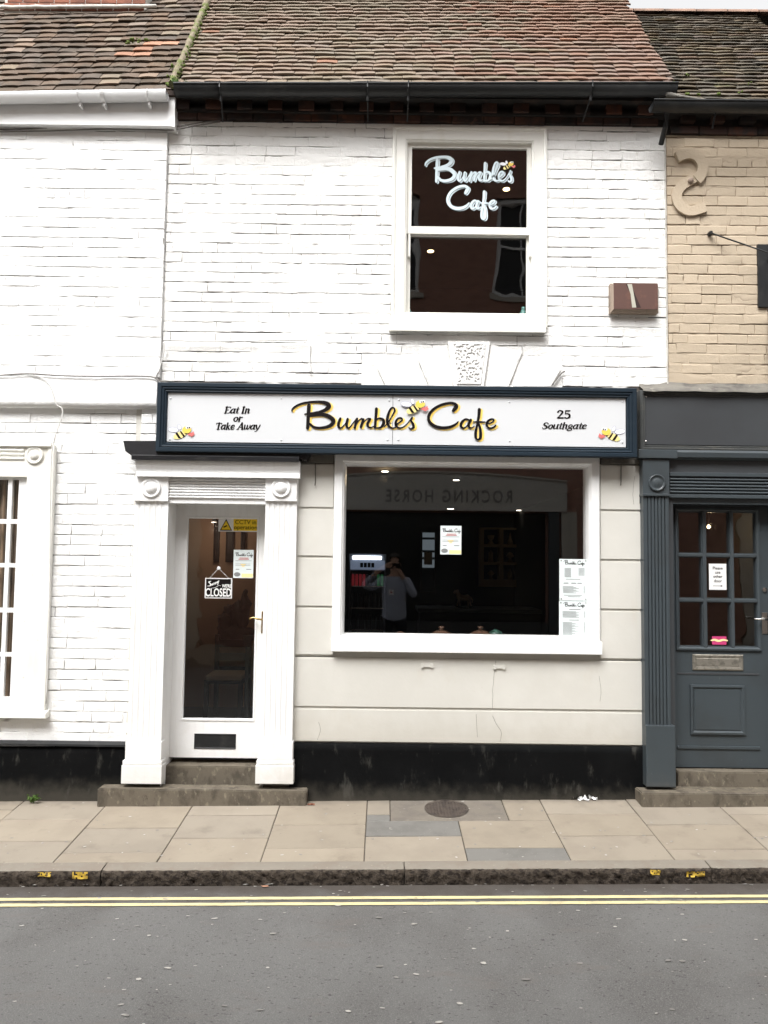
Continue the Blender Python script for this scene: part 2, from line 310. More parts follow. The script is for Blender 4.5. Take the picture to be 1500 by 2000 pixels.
def crom(pts, sub=6):
    pts = [tuple(map(float, p)) for p in pts]
    if len(pts) < 3: sub = 1
    out = []
    for i in range(len(pts) - 1):
        p0, p1, p2, p3 = pts[max(i - 1, 0)], pts[i], pts[i + 1], pts[min(i + 2, len(pts) - 1)]
        for k in range(sub):
            t = k / sub
            out.append(tuple(0.5 * (2 * b + (c - a) * t + (2 * a - 5 * b + 4 * c - d) * t * t + (3 * b - a - 3 * c + d) * t ** 3) for a, b, c, d in zip(p0, p1, p2, p3)))
    out.append(pts[-1]); return out
def holed_wall(bm, x0, x1, z0, z1, holes, y0, y1):
    xs = sorted({x0, x1, *[h[0] for h in holes], *[h[1] for h in holes]}); xs = [v for v in xs if x0 <= v <= x1]
    zs = sorted({z0, z1, *[h[2] for h in holes], *[h[3] for h in holes]}); zs = [v for v in zs if z0 <= v <= z1]
    V = {}
    def vv(i, j, k):
        if (i, j, k) not in V: V[(i, j, k)] = bm.verts.new((xs[i], (y0, y1)[k], zs[j]))
        return V[(i, j, k)]
    def full(i, j):
        if not (0 <= i < len(xs) - 1 and 0 <= j < len(zs) - 1): return False
        cx, cz = (xs[i] + xs[i + 1]) / 2, (zs[j] + zs[j + 1]) / 2
        return not any(h[0] < cx < h[1] and h[2] < cz < h[3] for h in holes)
    for i in range(len(xs) - 1):
        for j in range(len(zs) - 1):
            if not full(i, j): continue
            for k in (0, 1): bm.faces.new((vv(i, j, k), vv(i + 1, j, k), vv(i + 1, j + 1, k), vv(i, j + 1, k)))
            if not full(i - 1, j): bm.faces.new((vv(i, j, 0), vv(i, j, 1), vv(i, j + 1, 1), vv(i, j + 1, 0)))
            if not full(i + 1, j): bm.faces.new((vv(i + 1, j, 0), vv(i + 1, j, 1), vv(i + 1, j + 1, 1), vv(i + 1, j + 1, 0)))
            if not full(i, j - 1): bm.faces.new((vv(i, j, 0), vv(i, j, 1), vv(i + 1, j, 1), vv(i + 1, j, 0)))
            if not full(i, j + 1): bm.faces.new((vv(i, j + 1, 0), vv(i, j + 1, 1), vv(i + 1, j + 1, 1), vv(i + 1, j + 1, 0)))
    bmesh.ops.recalc_face_normals(bm, faces=bm.faces[:])
    return bm
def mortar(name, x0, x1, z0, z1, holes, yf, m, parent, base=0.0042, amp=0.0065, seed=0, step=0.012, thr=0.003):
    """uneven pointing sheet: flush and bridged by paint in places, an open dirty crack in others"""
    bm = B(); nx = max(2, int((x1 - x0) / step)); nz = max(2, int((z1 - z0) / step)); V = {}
    ly = bm.verts.layers.float.new('joint_and_pit_dark')
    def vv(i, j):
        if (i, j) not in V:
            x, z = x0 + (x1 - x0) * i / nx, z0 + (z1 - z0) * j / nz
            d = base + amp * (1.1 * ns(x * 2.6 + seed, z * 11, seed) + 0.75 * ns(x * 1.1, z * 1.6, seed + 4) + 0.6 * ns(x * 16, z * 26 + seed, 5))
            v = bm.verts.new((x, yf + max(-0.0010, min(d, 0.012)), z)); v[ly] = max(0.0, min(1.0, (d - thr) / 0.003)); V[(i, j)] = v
        return V[(i, j)]
    for i in range(nx):
        for j in range(nz):
            cx, cz = x0 + (x1 - x0) * (i + .5) / nx, z0 + (z1 - z0) * (j + .5) / nz
            if any(h[0] < cx < h[1] and h[2] < cz < h[3] for h in holes): continue
            bm.faces.new((vv(i, j), vv(i + 1, j), vv(i + 1, j + 1), vv(i, j + 1)))
    return obj(name, bm, m, parent, smooth=True)
def brick_mesh(bm, L, H, D, rng, M=Matrix(), rough=0.0026, bvx=0.0028):
    """a worn brick, front face towards -y, ten points round"""
    hx, hz = L / 2, H / 2
    base = [(-hx, -hz), (-hx * .4, -hz), (hx * .45, -hz), (hx, -hz), (hx, 0), (hx, hz), (hx * .4, hz), (-hx * .5, hz), (-hx, hz), (-hx, 0)]
    out = [(x + rng.uniform(-rough, rough), z + rng.uniform(-rough, rough) * .8) for x, z in base]
    a = [bm.verts.new(M @ Vector((x, D, z))) for x, z in out]
    b = [bm.verts.new(M @ Vector((x, 0.0026 + rng.uniform(0, .002), z))) for x, z in out]
    c = [bm.verts.new(M @ Vector((x - math.copysign(min(abs(x), bvx), x), rng.uniform(-.001, .001), z - (0.007 if z > hz * .5 else -0.003 if z < -hz * .5 else 0)))) for x, z in out]
    n = 10
    for i in range(n):
        j = (i + 1) % n
        bm.faces.new((a[i], a[j], b[j], b[i])); bm.faces.new((b[i], b[j], c[j], c[i]))
    bm.faces.new(c)
def bricks(parent, x0, x1, z0, course, ncourse, yf, holes, m, seed, limit=300, hb=0.0705, cut=(), depth=0.05, outw=0.0025, perp=(-0.002, 0.0028)):
    rng = random.Random(seed); var = []
    for kind, L in ((0, 0.215), (0, 0.215), (0, 0.215), (0, 0.215), (0, 0.215), (0, 0.215), (1, 0.104), (1, 0.104), (1, 0.104), (1, 0.104)):
        bm = B(); brick_mesh(bm, L, hb, depth, rng); me = bpy.data.meshes.new('brick'); bm.to_mesh(me); bm.free(); me.materials.append(m); var.append((kind, L, me))
    rest = B(); items = []
    for c in range(ncourse):
        z = z0 + (c + .5) * course; x = x0 - rng.uniform(0, 0.2)
        while x < x1:
            L = 0.225 if rng.random() < 0.72 else 0.113
            a, b = max(x, x0), min(x + L, x1); x += L
            segs = [(a, b)]
            for h in holes:
                if h[2] < z < h[3]:
                    ns_ = []
                    for s, e in segs:
                        if e <= h[0] or s >= h[1]: ns_.append((s, e)); continue
                        if s < h[0]: ns_.append((s, h[0]))
                        if e > h[1]: ns_.append((h[1], e))
                    segs = ns_
            for s, e in segs:
                if e - s > 0.008: items.append((e - s, s, e, z))
    order = sorted(range(len(items)), key=lambda i: -items[i][0])
    keep = set(order[:limit])
    for i, (ln, s, e, z) in enumerate(items):
        cx = (s + e) / 2; w_ = ln - rng.uniform(*perp)
        yy = yf + rng.uniform(-outw, outw) + 0.002 * ns(cx * 1.3, z * 1.3, seed)
        if i in keep:
            k = [v for v in var if v[0] == (0 if ln > 0.15 else 1)]; kd, L, me = rng.choice(k)
            o = bpy.data.objects.new('brick', me); link(o, parent)
            o.matrix_basis = Matrix.Translation((cx, yy, z + rng.uniform(-.002, .002))) @ Matrix.Rotation(rng.uniform(-.006, .006), 4, 'Y') @ Matrix.Diagonal((w_ / L, 1, rng.uniform(.97, 1.03), 1))
        else:
            brick_mesh(rest, w_, hb, depth, rng, Matrix.Translation((cx, yy, z)))
    if len(items) > limit: stuff(obj('cut_bricks', rest, m, parent))
    else: rest.free()
    return len(items)
# flat lettering drawn with a pen of varying width
def pen(bm, strokes, fn, y, sub=6, dw=0.0, wmul=1.0):
    """strokes of (u, v, width); fn maps (u, v) to (x, z); each stroke a hair prouder than the last"""
    for si, st in enumerate(strokes):
        pts = crom(st, sub); yy = y - 0.00006 * si; L, Rr = [], []
        for i, (u, v, w_) in enumerate(pts):
            a, b = pts[max(i - 1, 0)], pts[min(i + 1, len(pts) - 1)]
            dx, dy = b[0] - a[0], b[1] - a[1]; l = math.hypot(dx, dy) or 1
            nx, ny = -dy / l, dx / l; h = (w_ * wmul + dw) / 2
            L.append(fn(u + nx * h, v + ny * h)); Rr.append(fn(u - nx * h, v - ny * h))
        lv = [bm.verts.new((p[0], yy, p[1])) for p in L]; rv = [bm.verts.new((p[0], yy, p[1])) for p in Rr]
        for i in range(len(pts) - 1): bm.faces.new((lv[i], lv[i + 1], rv[i + 1], rv[i]))
        for e, (u, v, w_) in enumerate((pts[0], pts[-1])):
            h = (w_ * wmul + dw) / 2 * 0.93
            bm.faces.new([bm.verts.new((q[0], yy - 0.00003 * (e + 1), q[1])) for q in (fn(u + h * math.cos(k * math.pi / 6), v + h * math.sin(k * math.pi / 6)) for k in range(12))])
    return bm
def blob(bm, pts, fn, y):
    bm.faces.new([bm.verts.new((q[0], y, q[1])) for q in (fn(u, v) for u, v in pts)]); return bm
def text2d(bm, s, fn, size=1.0, off=0.0, xs=1.0, align='CENTER', y=0.0, space=1.0):
    cu = bpy.data.curves.new('lettering', 'FONT'); cu.body = s; cu.size = size; cu.offset = off; cu.align_x = align; cu.space_character = space
    cu.resolution_u = 4
    o = bpy.data.objects.new('lettering', cu); COL.objects.link(o)
    dg = bpy.context.evaluated_depsgraph_get(); me = bpy.data.meshes.new_from_object(o.evaluated_get(dg))
    vs_ = [bm.verts.new((lambda q: (q[0], y, q[1]))(fn(v.co.x * xs, v.co.y))) for v in me.vertices]
    for p in me.polygons:
        try: bm.faces.new([vs_[i] for i in p.vertices])
        except ValueError: pass
    bpy.data.objects.remove(o); bpy.data.meshes.remove(me); bpy.data.curves.remove(cu)
    return bm

# ================================================================== THE STREET
bm = B(); g = [bm.verts.new(p) for p in ((-400, -400, -0.6), (400, -400, -0.6), (400, 400, -0.6), (-400, 400, -0.6))]; bm.faces.new(g)
struct(obj('ground', bm, M_ground))
def sheet(bm, x0, x1, ys, zf, nx=24):
    rows = [[bm.verts.new((x0 + (x1 - x0) * i / nx, y, zf(x0 + (x1 - x0) * i / nx, y))) for i in range(nx + 1)] for y in ys]
    for a, b in zip(rows, rows[1:]):
        for i in range(nx): bm.faces.new((a[i], a[i + 1], b[i + 1], b[i]))
    return bm
OK_Y = -6.9                      # the kerb on the other side
road = struct(obj('road', sheet(B(), -30, 30, [KY - 0.02 - (KY - OK_Y) * k / 30 for k in range(31)], zroad), M_road, smooth=True))
def band(m, axis, lo, hi, col, amt, nscale=7, nk=.45):
    """dirt thrown up or washed along: a ragged band of another colour between two heights (or depths)"""
    nt = m.node_tree; bs = nt.nodes['Principled BSDF']; src = bs.inputs['Base Color'].links[0].from_socket
    gp = nt.nodes.new('ShaderNodeNewGeometry'); sp_ = nt.nodes.new('ShaderNodeSeparateXYZ'); nt.links.new(gp.outputs['Position'], sp_.inputs[0])
    nn = nt.nodes.new('ShaderNodeTexNoise'); nn.inputs['Scale'].default_value = nscale; nn.inputs['Detail'].default_value = 7; nt.links.new(gp.outputs['Position'], nn.inputs['Vector'])
    ad = nt.nodes.new('ShaderNodeMath'); ad.operation = 'MULTIPLY_ADD'; ad.inputs[1].default_value = nk; nt.links.new(nn.outputs['Fac'], ad.inputs[0]); nt.links.new(sp_.outputs[axis], ad.inputs[2])
    mr = nt.nodes.new('ShaderNodeMapRange'); mr.interpolation_type = 'SMOOTHSTEP'; mr.inputs['From Min'].default_value = lo + nk / 2; mr.inputs['From Max'].default_value = hi + nk / 2; mr.inputs['To Max'].default_value = amt
    nt.links.new(ad.outputs[0], mr.inputs['Value'])
    mxn = nt.nodes.new('ShaderNodeMix'); mxn.data_type = 'RGBA'; mxn.inputs['B'].default_value = (*col, 1)
    nt.links.new(mr.outputs[0], mxn.inputs['Factor']); nt.links.new(src, mxn.inputs['A']); nt.links.new(mxn.outputs['Result'], bs.inputs['Base Color'])
band(M_road, 'Y', -1.45, -1.08, (.062, .051, .043), .85)
band(M_black, 'Z', .20, .02, (.075, .068, .055), .55, 14, .16)
band(M_wood, 'Z', .42, .14, (.50, .47, .41), .35, 18, .2)
band(M_char, 'Z', .30, .06, (.12, .112, .098), .5, 18, .2)
band(M_render, 'Z', .75, .42, (.42, .39, .33), .45, 9, .3)
band(M_slab, 'Y', -.12, .0, (.13, .112, .088), .7, 12, .14)
# double yellow lines
for pa, pb in ((1752, 1757.2), (1763.2, 1768.6)):
    ya, yb = hit(750, pa, zroad).y, hit(750, pb, zroad).y
    bm = B(); n = 500; top, bot = [], []
    for i in range(n + 1):
        x = -9 + 18 * i / n
        j1, j2 = 0.003 * ns(x * 14, 1.3, pa), 0.003 * ns(x * 14, 7.1, pa)
        top.append(bm.verts.new((x, ya + j1, zroad(x, ya + j1) + 0.004))); bot.append(bm.verts.new((x, yb + j2, zroad(x, yb + j2) + 0.004)))
    for i in range(n): bm.faces.new((bot[i], bot[i + 1], top[i + 1], top[i]))
    obj('yellow_line', bm, M_yel, road)
# trodden gum and pale flecks on the road and the paving
rng = random.Random(5)
bm = B()
def fleck(bm, x, y, zf, a, b, lift):
    k = 9; ph = rng.uniform(0, 6)
    vs_ = []
    for i in range(k):
        t = i * 2 * math.pi / k; r = 1 + 0.35 * math.sin(2 * t + ph) * rng.uniform(.4, 1) + rng.uniform(-.15, .15)
        px_, py_ = x + a * r * math.cos(t), y + b * r * math.sin(t)
        vs_.append(bm.verts.new((px_, py_, zf(px_, py_) + lift)))
    bm.faces.new(vs_)
for _ in range(210):
    u, v = rng.uniform(-40, 1540), 1728 + 290 * rng.random() ** 2.1
    q = hit(u, v, zroad); s = rng.choice((.3, .4, .5, .6, .8, 1.1)) * rng.uniform(.7, 1.1)
    fleck(bm, q.x, q.y, zroad, 0.014 * s, 0.008 * s, 0.0052)
for _ in range(110):
    u, v = rng.uniform(-40, 1540), rng.uniform(1563, 1682)
    q = hit(u, v, zpave); s = rng.uniform(.35, .95)
    fleck(bm, q.x, q.y, zpave, 0.011 * s, 0.009 * s, 0.0035)
tag(stuff(obj('gum_spots', bm, M_gum)), 'pale trodden gum spots scattered over road and paving', 'gum')

# kerb stones, rough front face, worn top
KX = [X(197, 1690, KY), X(790, 1690, KY), X(1390, 1690, KY)]
sp = (KX[2] - KX[0]) / 2
edges = [KX[0] - 2 * sp, KX[0] - sp] + KX + [KX[2] + sp, KX[2] + 2 * sp]
KB = -0.96                       # back of the kerb
kerb = struct(obj('kerb', sheet(B(), -30, 30, [KY + 0.012, KB - 0.004], lambda x, y: zpave(x, y) - 0.03), M_joint))
for a, b in zip(edges, edges[1:]):
    bm = B(); a += 0.003; b -= 0.003; nx = 150; rows = []
    prof = [(KB + 0.002, 0.0, 0), (KB - 0.03, 0.0005, 0), (KY + 0.03, 0.0, 0), (KY + 0.008, -0.004, .5), (KY, -0.012, 1), (KY - 0.002, -0.03, 1), (KY, -0.048, 1), (KY + 0.002, -0.066, 1), (KY + 0.001, -0.083, 1), (KY + 0.004, -0.13, .6)]
    for (y, dz, rgh) in prof:
        row = []
        for i in range(nx + 1):
            x = a + (b - a) * i / nx
            dd = rgh * (0.014 * ns(x * 22, dz * 60, y) + 0.014 * ns(x * 60, dz * 130, 3))
            endr = 0.01 * math.exp(-min(x - a, b - x) / 0.008) if rgh else 0.003 * math.exp(-min(x - a, b - x) / 0.01)
            row.append(bm.verts.new((x, y + dd + (endr if rgh else 0), zpave(x, max(y, KY)) + dz - (0 if rgh else endr) + 0.0015 * ns(x * 8, y * 30, 9))))
        rows.append(row)
    for ri, (r0, r1) in enumerate(zip(rows, rows[1:])):
        for i in range(nx):
            f = bm.faces.new((r0[i], r0[i + 1], r1[i + 1], r1[i])); f.material_index = 0 if ri >= 3 else 1
    for k in (0, nx):
        bm.faces.new([r[k] for r in rows])
    ks = obj('kerb_stone', bm, [M_kerb, M_kerbt], kerb, smooth=True)
    for (u0, u1, v0, v1) in ((75, 100, 1703, 1711), (142, 172, 1702, 1716), (1270, 1290, 1698, 1708), (1340, 1376, 1701, 1712)):
        if a < X((u0 + u1) / 2, 1705, KY) < b:
            pm = B(); nu, nv = 9, 4; V = {}
            for i in range(nu + 1):
                for j in range(nv + 1):
                    q = P(u0 + (u1 - u0) * i / nu, v0 + (v1 - v0) * j / nv, KY)
                    V[i, j] = pm.verts.new((q.x, KY - 0.009 + 0.010 * ns(q.x * 22, q.z * 50, KY) + 0.002, q.z))
            for i in range(nu):
                for j in range(nv):
                    if ns(i * 0.7 + u0, j * 0.9, 2) > -0.18: pm.faces.new((V[i, j], V[i + 1, j], V[i + 1, j + 1], V[i, j + 1]))
            obj('yellow_paint_mark', pm, M_yelk, ks, smooth=True)

# paving slabs, laid in files across the pavement
pave = struct(obj('pavement', sheet(B(), -30, 30, [KB, 0.06], lambda x, y: zpave(x, y) - 0.006), M_joint))
gx = [hit(u, 1683, zpave).x for u in (104, 306, 508, 713, 914, 1118, 1320)]
pitch = (gx[-1] - gx[0]) / 6; c0 = sum(g_ - i * pitch for i, g_ in enumerate(gx)) / 7
def gy(v, u=750): return hit(u, v, zpave).y
def slab(x0, x1, y0, y1, m, lift=0.0):
    bm = B(); j = 0.0028; x0 += j; x1 -= j; y0 += j * 1.5; y1 -= j * 1.5; e = 0.003
    t1, t2 = random.uniform(-.0012, .0012), random.uniform(-.0012, .0012)
    def zz(x, y): return zpave(x, y) + lift + t1 * (1 if x > (x0 + x1) / 2 else -1) + t2
    lo = [bm.verts.new((x, y, zpave(x, y) - 0.05)) for x, y in ((x0, y0), (x1, y0), (x1, y1), (x0, y1))]
    mi = [bm.verts.new((x, y, zz(x, y) - e)) for x, y in ((x0, y0), (x1, y0), (x1, y1), (x0, y1))]
    hi = [bm.verts.new((x, y, zz(x, y))) for x, y in ((x0 + e, y0 + e), (x1 - e, y0 + e), (x1 - e, y1 - e), (x0 + e, y1 - e))]
    for a, b in ((lo, mi), (mi, hi)):
        for i in range(4): bm.faces.new((a[i], a[(i + 1) % 4], b[(i + 1) % 4], b[i]))
    bm.faces.new(hi)
    return obj('paving_slab', bm, m, pave)
YW = 0.02
files = {-5: (1600, 1645), -4: (1620, 1660), -3: (1591, 1637), -2: (1578, 1625, 1668), -1: (1597, 1640), 0: (1615, 1663), 1: (1591, 1635), 2: (1610, 1656),
         5: (1591, 1634), 6: (1613, 1661), 7: (1594, 1637), 8: (1612, 1660), 9: (1590, 1640), 10: (1610, 1660)}
for k, vs_ in files.items():
    xa, xb = c0 + k * pitch, c0 + (k + 1) * pitch
    cuts = [YW] + [gy(v) for v in vs_] + [KB]
    for a, b in zip(cuts, cuts[1:]): slab(xa, xb, b, a, M_slab)
xa, xb, xc = c0 + 3 * pitch, c0 + 4 * pitch, c0 + 5 * pitch
def gxx(u, v): return hit(u, v, zpave).x
mx0, mx1 = gxx(762, 1585), gxx(988, 1585)
slab(xa, mx0, gy(1591), YW, M_slab); slab(xa, xb, gy(1633), gy(1603.5), M_slabg)
slab(xa, mx0, gy(1603.5), gy(1591), M_slabg)
slab(xa, xb, KB, gy(1633), M_slab)
slab(mx0, mx1, gy(1603.5), YW, M_conc)
slab(mx1, xc, gy(1603.5), YW, M_slab); slab(xb, xc, gy(1657), gy(1603.5), M_slab); slab(xb, xc, KB, gy(1657), M_slabg)
# round iron cover set in the concrete patch
q0 = hit(872, 1580, zpave); rx = (gxx(915, 1580) - gxx(829, 1580)) / 2
root = thing('manhole_cover', q0, 'small round dark iron cover set in the concrete patch below the shop window', 'manhole cover')
def disc(bm, r0, r1, z, n=40, cx=q0.x, cyy=q0.y):
    a = [bm.verts.new((cx + r0 * math.cos(k * 2 * math.pi / n), cyy + r0 * math.sin(k * 2 * math.pi / n), 0)) for k in range(n)] if r0 else None
    b = [bm.verts.new((cx + r1 * math.cos(k * 2 * math.pi / n), cyy + r1 * math.sin(k * 2 * math.pi / n), 0)) for k in range(n)]
    for v in (a or []) + b: v.co.z = zpave(v.co.x, v.co.y) + z
    if a:
        for k in range(n): bm.faces.new((a[k], b[k], b[(k + 1) % n], a[(k + 1) % n]))
    else: bm.faces.new(b)
    return bm
obj('lid', disc(B(), 0, rx * 0.93, 0.004), M_cover, root); obj('rim', disc(B(), rx * 0.95, rx, 0.0055), M_cover, root)
bm = B()
for i in range(-6, 7):
    for j in range(-6, 7):
        x, y = i * rx / 7, j * rx / 7
        if math.hypot(x, y) < rx * .86:
            s = rx * 0.035; xx, yy = q0.x + x, q0.y + y; z = zpave(xx, yy)
            bx(bm, xx - s, xx + s, yy - s, yy + s, z, z + 0.0065)
obj('tread_studs', bm, M_cover, root)
# far pavement, behind the camera
def zfar(x, y): return zroad(x, OK_Y) + 0.11
bm = sheet(B(), -30, 30, [OK_Y, -8.9], zfar)
struct(obj('far_pavement', bm, M_slab))
bm = B()
for i in range(2):
    pass
va = [bm.verts.new((x, OK_Y, zroad(x, OK_Y) + dz)) for x in (-30, 30) for dz in (-.05, .11)]
bm.faces.new((va[0], va[2], va[3], va[1])); struct(obj('far_kerb', bm, M_kerbt))

# ================================================================== ROOFS (shared code)
def tile_mesh(bm, wd, ln, th, rng, M=Matrix()):
    nx = 4; top, bot = [], []
    cam_ = rng.uniform(.0015, .0055); tw = rng.uniform(-.003, .003); slant = rng.uniform(-.0035, .0035)
    for j, yy in enumerate((0.0, ln)):
        tr, br = [], []
        for i in range(nx + 1):
            u = i / nx * 2 - 1
            z = -cam_ * u * u * (1 if j == 0 else .5) + (tw * u if j == 0 else 0)
            y = yy + (rng.uniform(-.0015, .0015) + slant * u if j == 0 else 0)
            tr.append(bm.verts.new(M @ Vector((u * wd / 2, y, z)))); br.append(bm.verts.new(M @ Vector((u * wd / 2, y + (.006 if j == 0 else 0), z - th))))
        top.append(tr); bot.append(br)
    for i in range(nx):
        bm.faces.new((top[0][i], top[0][i + 1], top[1][i + 1], top[1][i]))
        bm.faces.new((bot[0][i], bot[1][i], bot[1][i + 1], bot[0][i + 1]))
        bm.faces.new((top[0][i], bot[0][i], bot[0][i + 1], top[0][i + 1]))
    for i in (0, nx):
        bm.faces.new((top[0][i], top[1][i], bot[1][i], bot[0][i]))
def tiled_roof(parent, xl, xr, eave_l, eave_r, pitch_deg, gauge, wd, n, m_of, seed, limit=300, wob=0.008, lift=0.022, xclip=None, extra=4, drop=0.0):
    """eave_l / eave_r: points of the tile tails at the two ends; m_of(x, course, rng) -> material"""
    rng = random.Random(seed); A, Bp = Vector(eave_l), Vector(eave_r)
    ex = (Bp - A).normalized(); up = Vector((0, math.cos(rad(pitch_deg)), math.sin(rad(pitch_deg))))
    up = (up - ex * up.dot(ex)).normalized(); nr = ex.cross(up).normalized()
    if nr.z < 0: nr = -nr
    base = Matrix((ex, up, nr)).transposed(); W = (Bp - A).length; th = 0.0128; tilt = -math.atan(0.0130 / gauge) * 1.15
    # deck under the tiles
    bm = B(); q = [A - nr * .03 + up * .03, Bp - nr * .03 + up * .03, Bp - nr * .03 + up * (n + extra + .2) * gauge, A - nr * .03 + up * (n + extra + .2) * gauge]
    q2 = [p - nr * 0.08 for p in q]
    v1 = [bm.verts.new(p) for p in q]; v2 = [bm.verts.new(p) for p in q2]; bm.faces.new(v1); bm.faces.new(v2[::-1])
    for i in range(4): bm.faces.new((v1[i], v2[i], v2[(i + 1) % 4], v1[(i + 1) % 4]))
    roof = obj('roof', bm, M_deck, parent)
    cache = {}; rest = {}; count = 0
    for c in range(n + extra):
        x = -rng.uniform(0.2, .9) * wd
        while x < W + wd * .3:
            ww = wd * rng.uniform(.93, 1.06); cx = x + ww / 2; x += ww
            a_, b_ = max(cx - ww / 2, 0 + rng.uniform(-.012, .012)), min(cx + ww / 2, W + rng.uniform(-.015, .012))
            if b_ - a_ < 0.03: continue
            cx = (a_ + b_) / 2; wr = b_ - a_ - rng.uniform(.002, .005)
            v = c * gauge + wob * ns(cx * 1.7 + seed, c * .5, 1) + wob * .45 * ns(cx * 5, c * .9, 4) + rng.uniform(-.0025, .0025)
            h = lift + .006 * ns(cx * 1.1, c * .35, seed) + rng.uniform(-.0015, .003) - drop * 0
            pos = A + ex * cx + up * v + nr * h
            M3 = base @ Matrix.Rotation(tilt + rng.uniform(-.02, .015), 3, 'X') @ Matrix.Rotation(rng.uniform(-.018, .018), 3, 'Y') @ Matrix.Rotation(rng.uniform(-.012, .012), 3, 'Z')
            M4 = Matrix.Translation(pos) @ M3.to_4x4()
            m = m_of(pos.x, c, rng)
            if c < n and count < limit:
                if m.name not in cache:
                    cache[m.name] = []
                    for _ in range(8):
                        tb = B(); tile_mesh(tb, wd, gauge * 1.5, th, rng); me = bpy.data.meshes.new('roof_tile'); tb.to_mesh(me); tb.free(); me.materials.append(m); cache[m.name].append(me)
                o = bpy.data.objects.new('roof_tile', rng.choice(cache[m.name])); link(o, roof)
                o.matrix_basis = M4 @ Matrix.Diagonal((wr / wd, 1, 1, 1)); count += 1
            else:
                tile_mesh(rest.setdefault(m.name, (B(), m))[0], wr, gauge * 1.5, th, rng, M4)
    for b_, m in rest.values(): stuff(obj('upper_tiles', b_, m, roof))
    return roof, A, ex, up, nr, W
# the eaves of the three houses
YE = -0.165
RP = 54.0
EL = P(342, 165, YE); ER = P(1321, 168, YE)
def half_gutter(bm, x0, x1, z0a, z1a, yc, r, n=12, th=0.006):
    """half-round trough from x0 to x1"""
    outs = []
    for x, z in ((x0, z0a), (x1, z1a)):
        outs.append(([(x, yc - r * math.cos(k * math.pi / n), z - r * math.sin(k * math.pi / n)) for k in range(n + 1)],
                     [(x, yc - (r - th) * math.cos(k * math.pi / n), z - (r - th) * math.sin(k * math.pi / n)) for k in range(n + 1)]))
    (o0, i0), (o1, i1) = outs
    O0, I0, O1, I1 = ([bm.verts.new(p) for p in l] for l in (o0, i0, o1, i1))
    for k in range(n):
        bm.faces.new((O0[k], O0[k + 1], O1[k + 1], O1[k])); bm.faces.new((I0[k], I1[k], I1[k + 1], I0[k + 1]))
    for k in (0, n): bm.faces.new((O0[k], O1[k], I1[k], I0[k]))
    bm.faces.new(O0); bm.faces.new(O1[::-1])
    return bm

# ================================================================== THE CAFE BUILDING (middle)
XL, XR = X(323, 480), X(1302, 480)            # party lines on the upper floor
GL, GR = X(252, 1200), X(1257, 1200)          # and at street level
cafe = thing('cafe_building', (0.2, 0, 0), 'white painted brick cafe building with brown tiled roof, middle of the row', 'building')
ZT = Z(800, 239)                              # top of the white brickwork
sashR = R(765, 250, 1068, 640)
doorR = R(330, 983, 520, 1484, 0.05); doorR = (X(322, 1200, -0.05), X(511, 1200, -0.05), Z(420, 1484, .2), Z(420, 977, -.05))
winR = R(660, 897, 1163, 1258)
core = obj('wall', holed_wall(B(), GL, XR, -0.2, ZT + .25, [sashR, (doorR[0], doorR[1], -.3, doorR[3]), winR], 0.02, 0.27), M_render, cafe)
archR = R(706, 690, 1098, 760)
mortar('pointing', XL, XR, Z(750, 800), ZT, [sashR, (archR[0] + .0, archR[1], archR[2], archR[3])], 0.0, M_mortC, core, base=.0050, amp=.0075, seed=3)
nb = bricks(core, XL, XR, Z(340, 745), 0.0757, 27, 0.0, [sashR, (archR[0], archR[1], archR[2] - .1, archR[3])], M_wallC, 31, 300)
# smooth band with rusticated lintel above the sign
bm = B(); nxg, nzg = 90, 18; V = {}
for i in range(nxg + 1):
    for j in range(nzg + 1):
        x = archR[0] + (archR[1] - archR[0]) * i / nxg; z = archR[2] + (archR[3] - archR[2]) * j / nzg
        V[i, j] = bm.verts.new((x, 0.001 + 0.004 * ns(x * 4, z * 9, 2) + 0.0025 * ns(x * 15, z * 22, 6), z))
for i in range(nxg):
    for j in range(nzg): bm.faces.new((V[i, j], V[i + 1, j], V[i + 1, j + 1], V[i, j + 1]))
obj('lintel_render', bm, M_wallC, core, smooth=True)
def pxpoly(pts, Y): return [(lambda q: (q.x, q.z))(P(u, v, Y)) for u, v in pts]
for pts in (((739, 720), (817, 707), (834, 756), (752, 756)), ((820, 690), (873, 672), (884, 756), (839, 756)),
            ((959, 672), (1020, 689), (994, 756), (948, 756)), ((1024, 692), (1096, 722), (1076, 756), (1000, 756))):
    bm = poly(B(), pxpoly(pts, -0.008), -0.010, 0.02)
    bmesh.ops.bevel(bm, geom=[e for e in bm.edges if all(v.co.y < 0 for v in e.verts)], offset=0.005, segments=2, affect='EDGES')
    obj('voussoir', bm, M_wallC, core)
for ck, pts in enumerate((((817, 705), (836, 751)), ((737, 721), (751, 751)), ((1022, 688), (997, 747)), ((1098, 727), (1079, 752)))):
    obj('voussoir_joint', tube(B(), [P(u + .8 * ns(i * 2.1, ck), v, -.009) for i, (u, v) in enumerate([(pts[0][0] + (pts[1][0] - pts[0][0]) * k / 8, pts[0][1] + (pts[1][1] - pts[0][1]) * k / 8) for k in range(9)])], [.0012 + .0022 * abs(ns(k * 1.7, ck)) for k in range(9)], 5), M_dirt, core)
kp = pxpoly(((875, 667), (957, 667), (944, 758), (887, 758)), -0.02)
bm = poly(B(), kp, -0.026, 0.02); obj('keystone', bm, M_wallC, core)
bm = B(); V = {}; n = 60; kl = bm.verts.layers.float.new('joint_and_pit_dark')                       # vermiculated face: worm-eaten pits, their shade also put into the colour
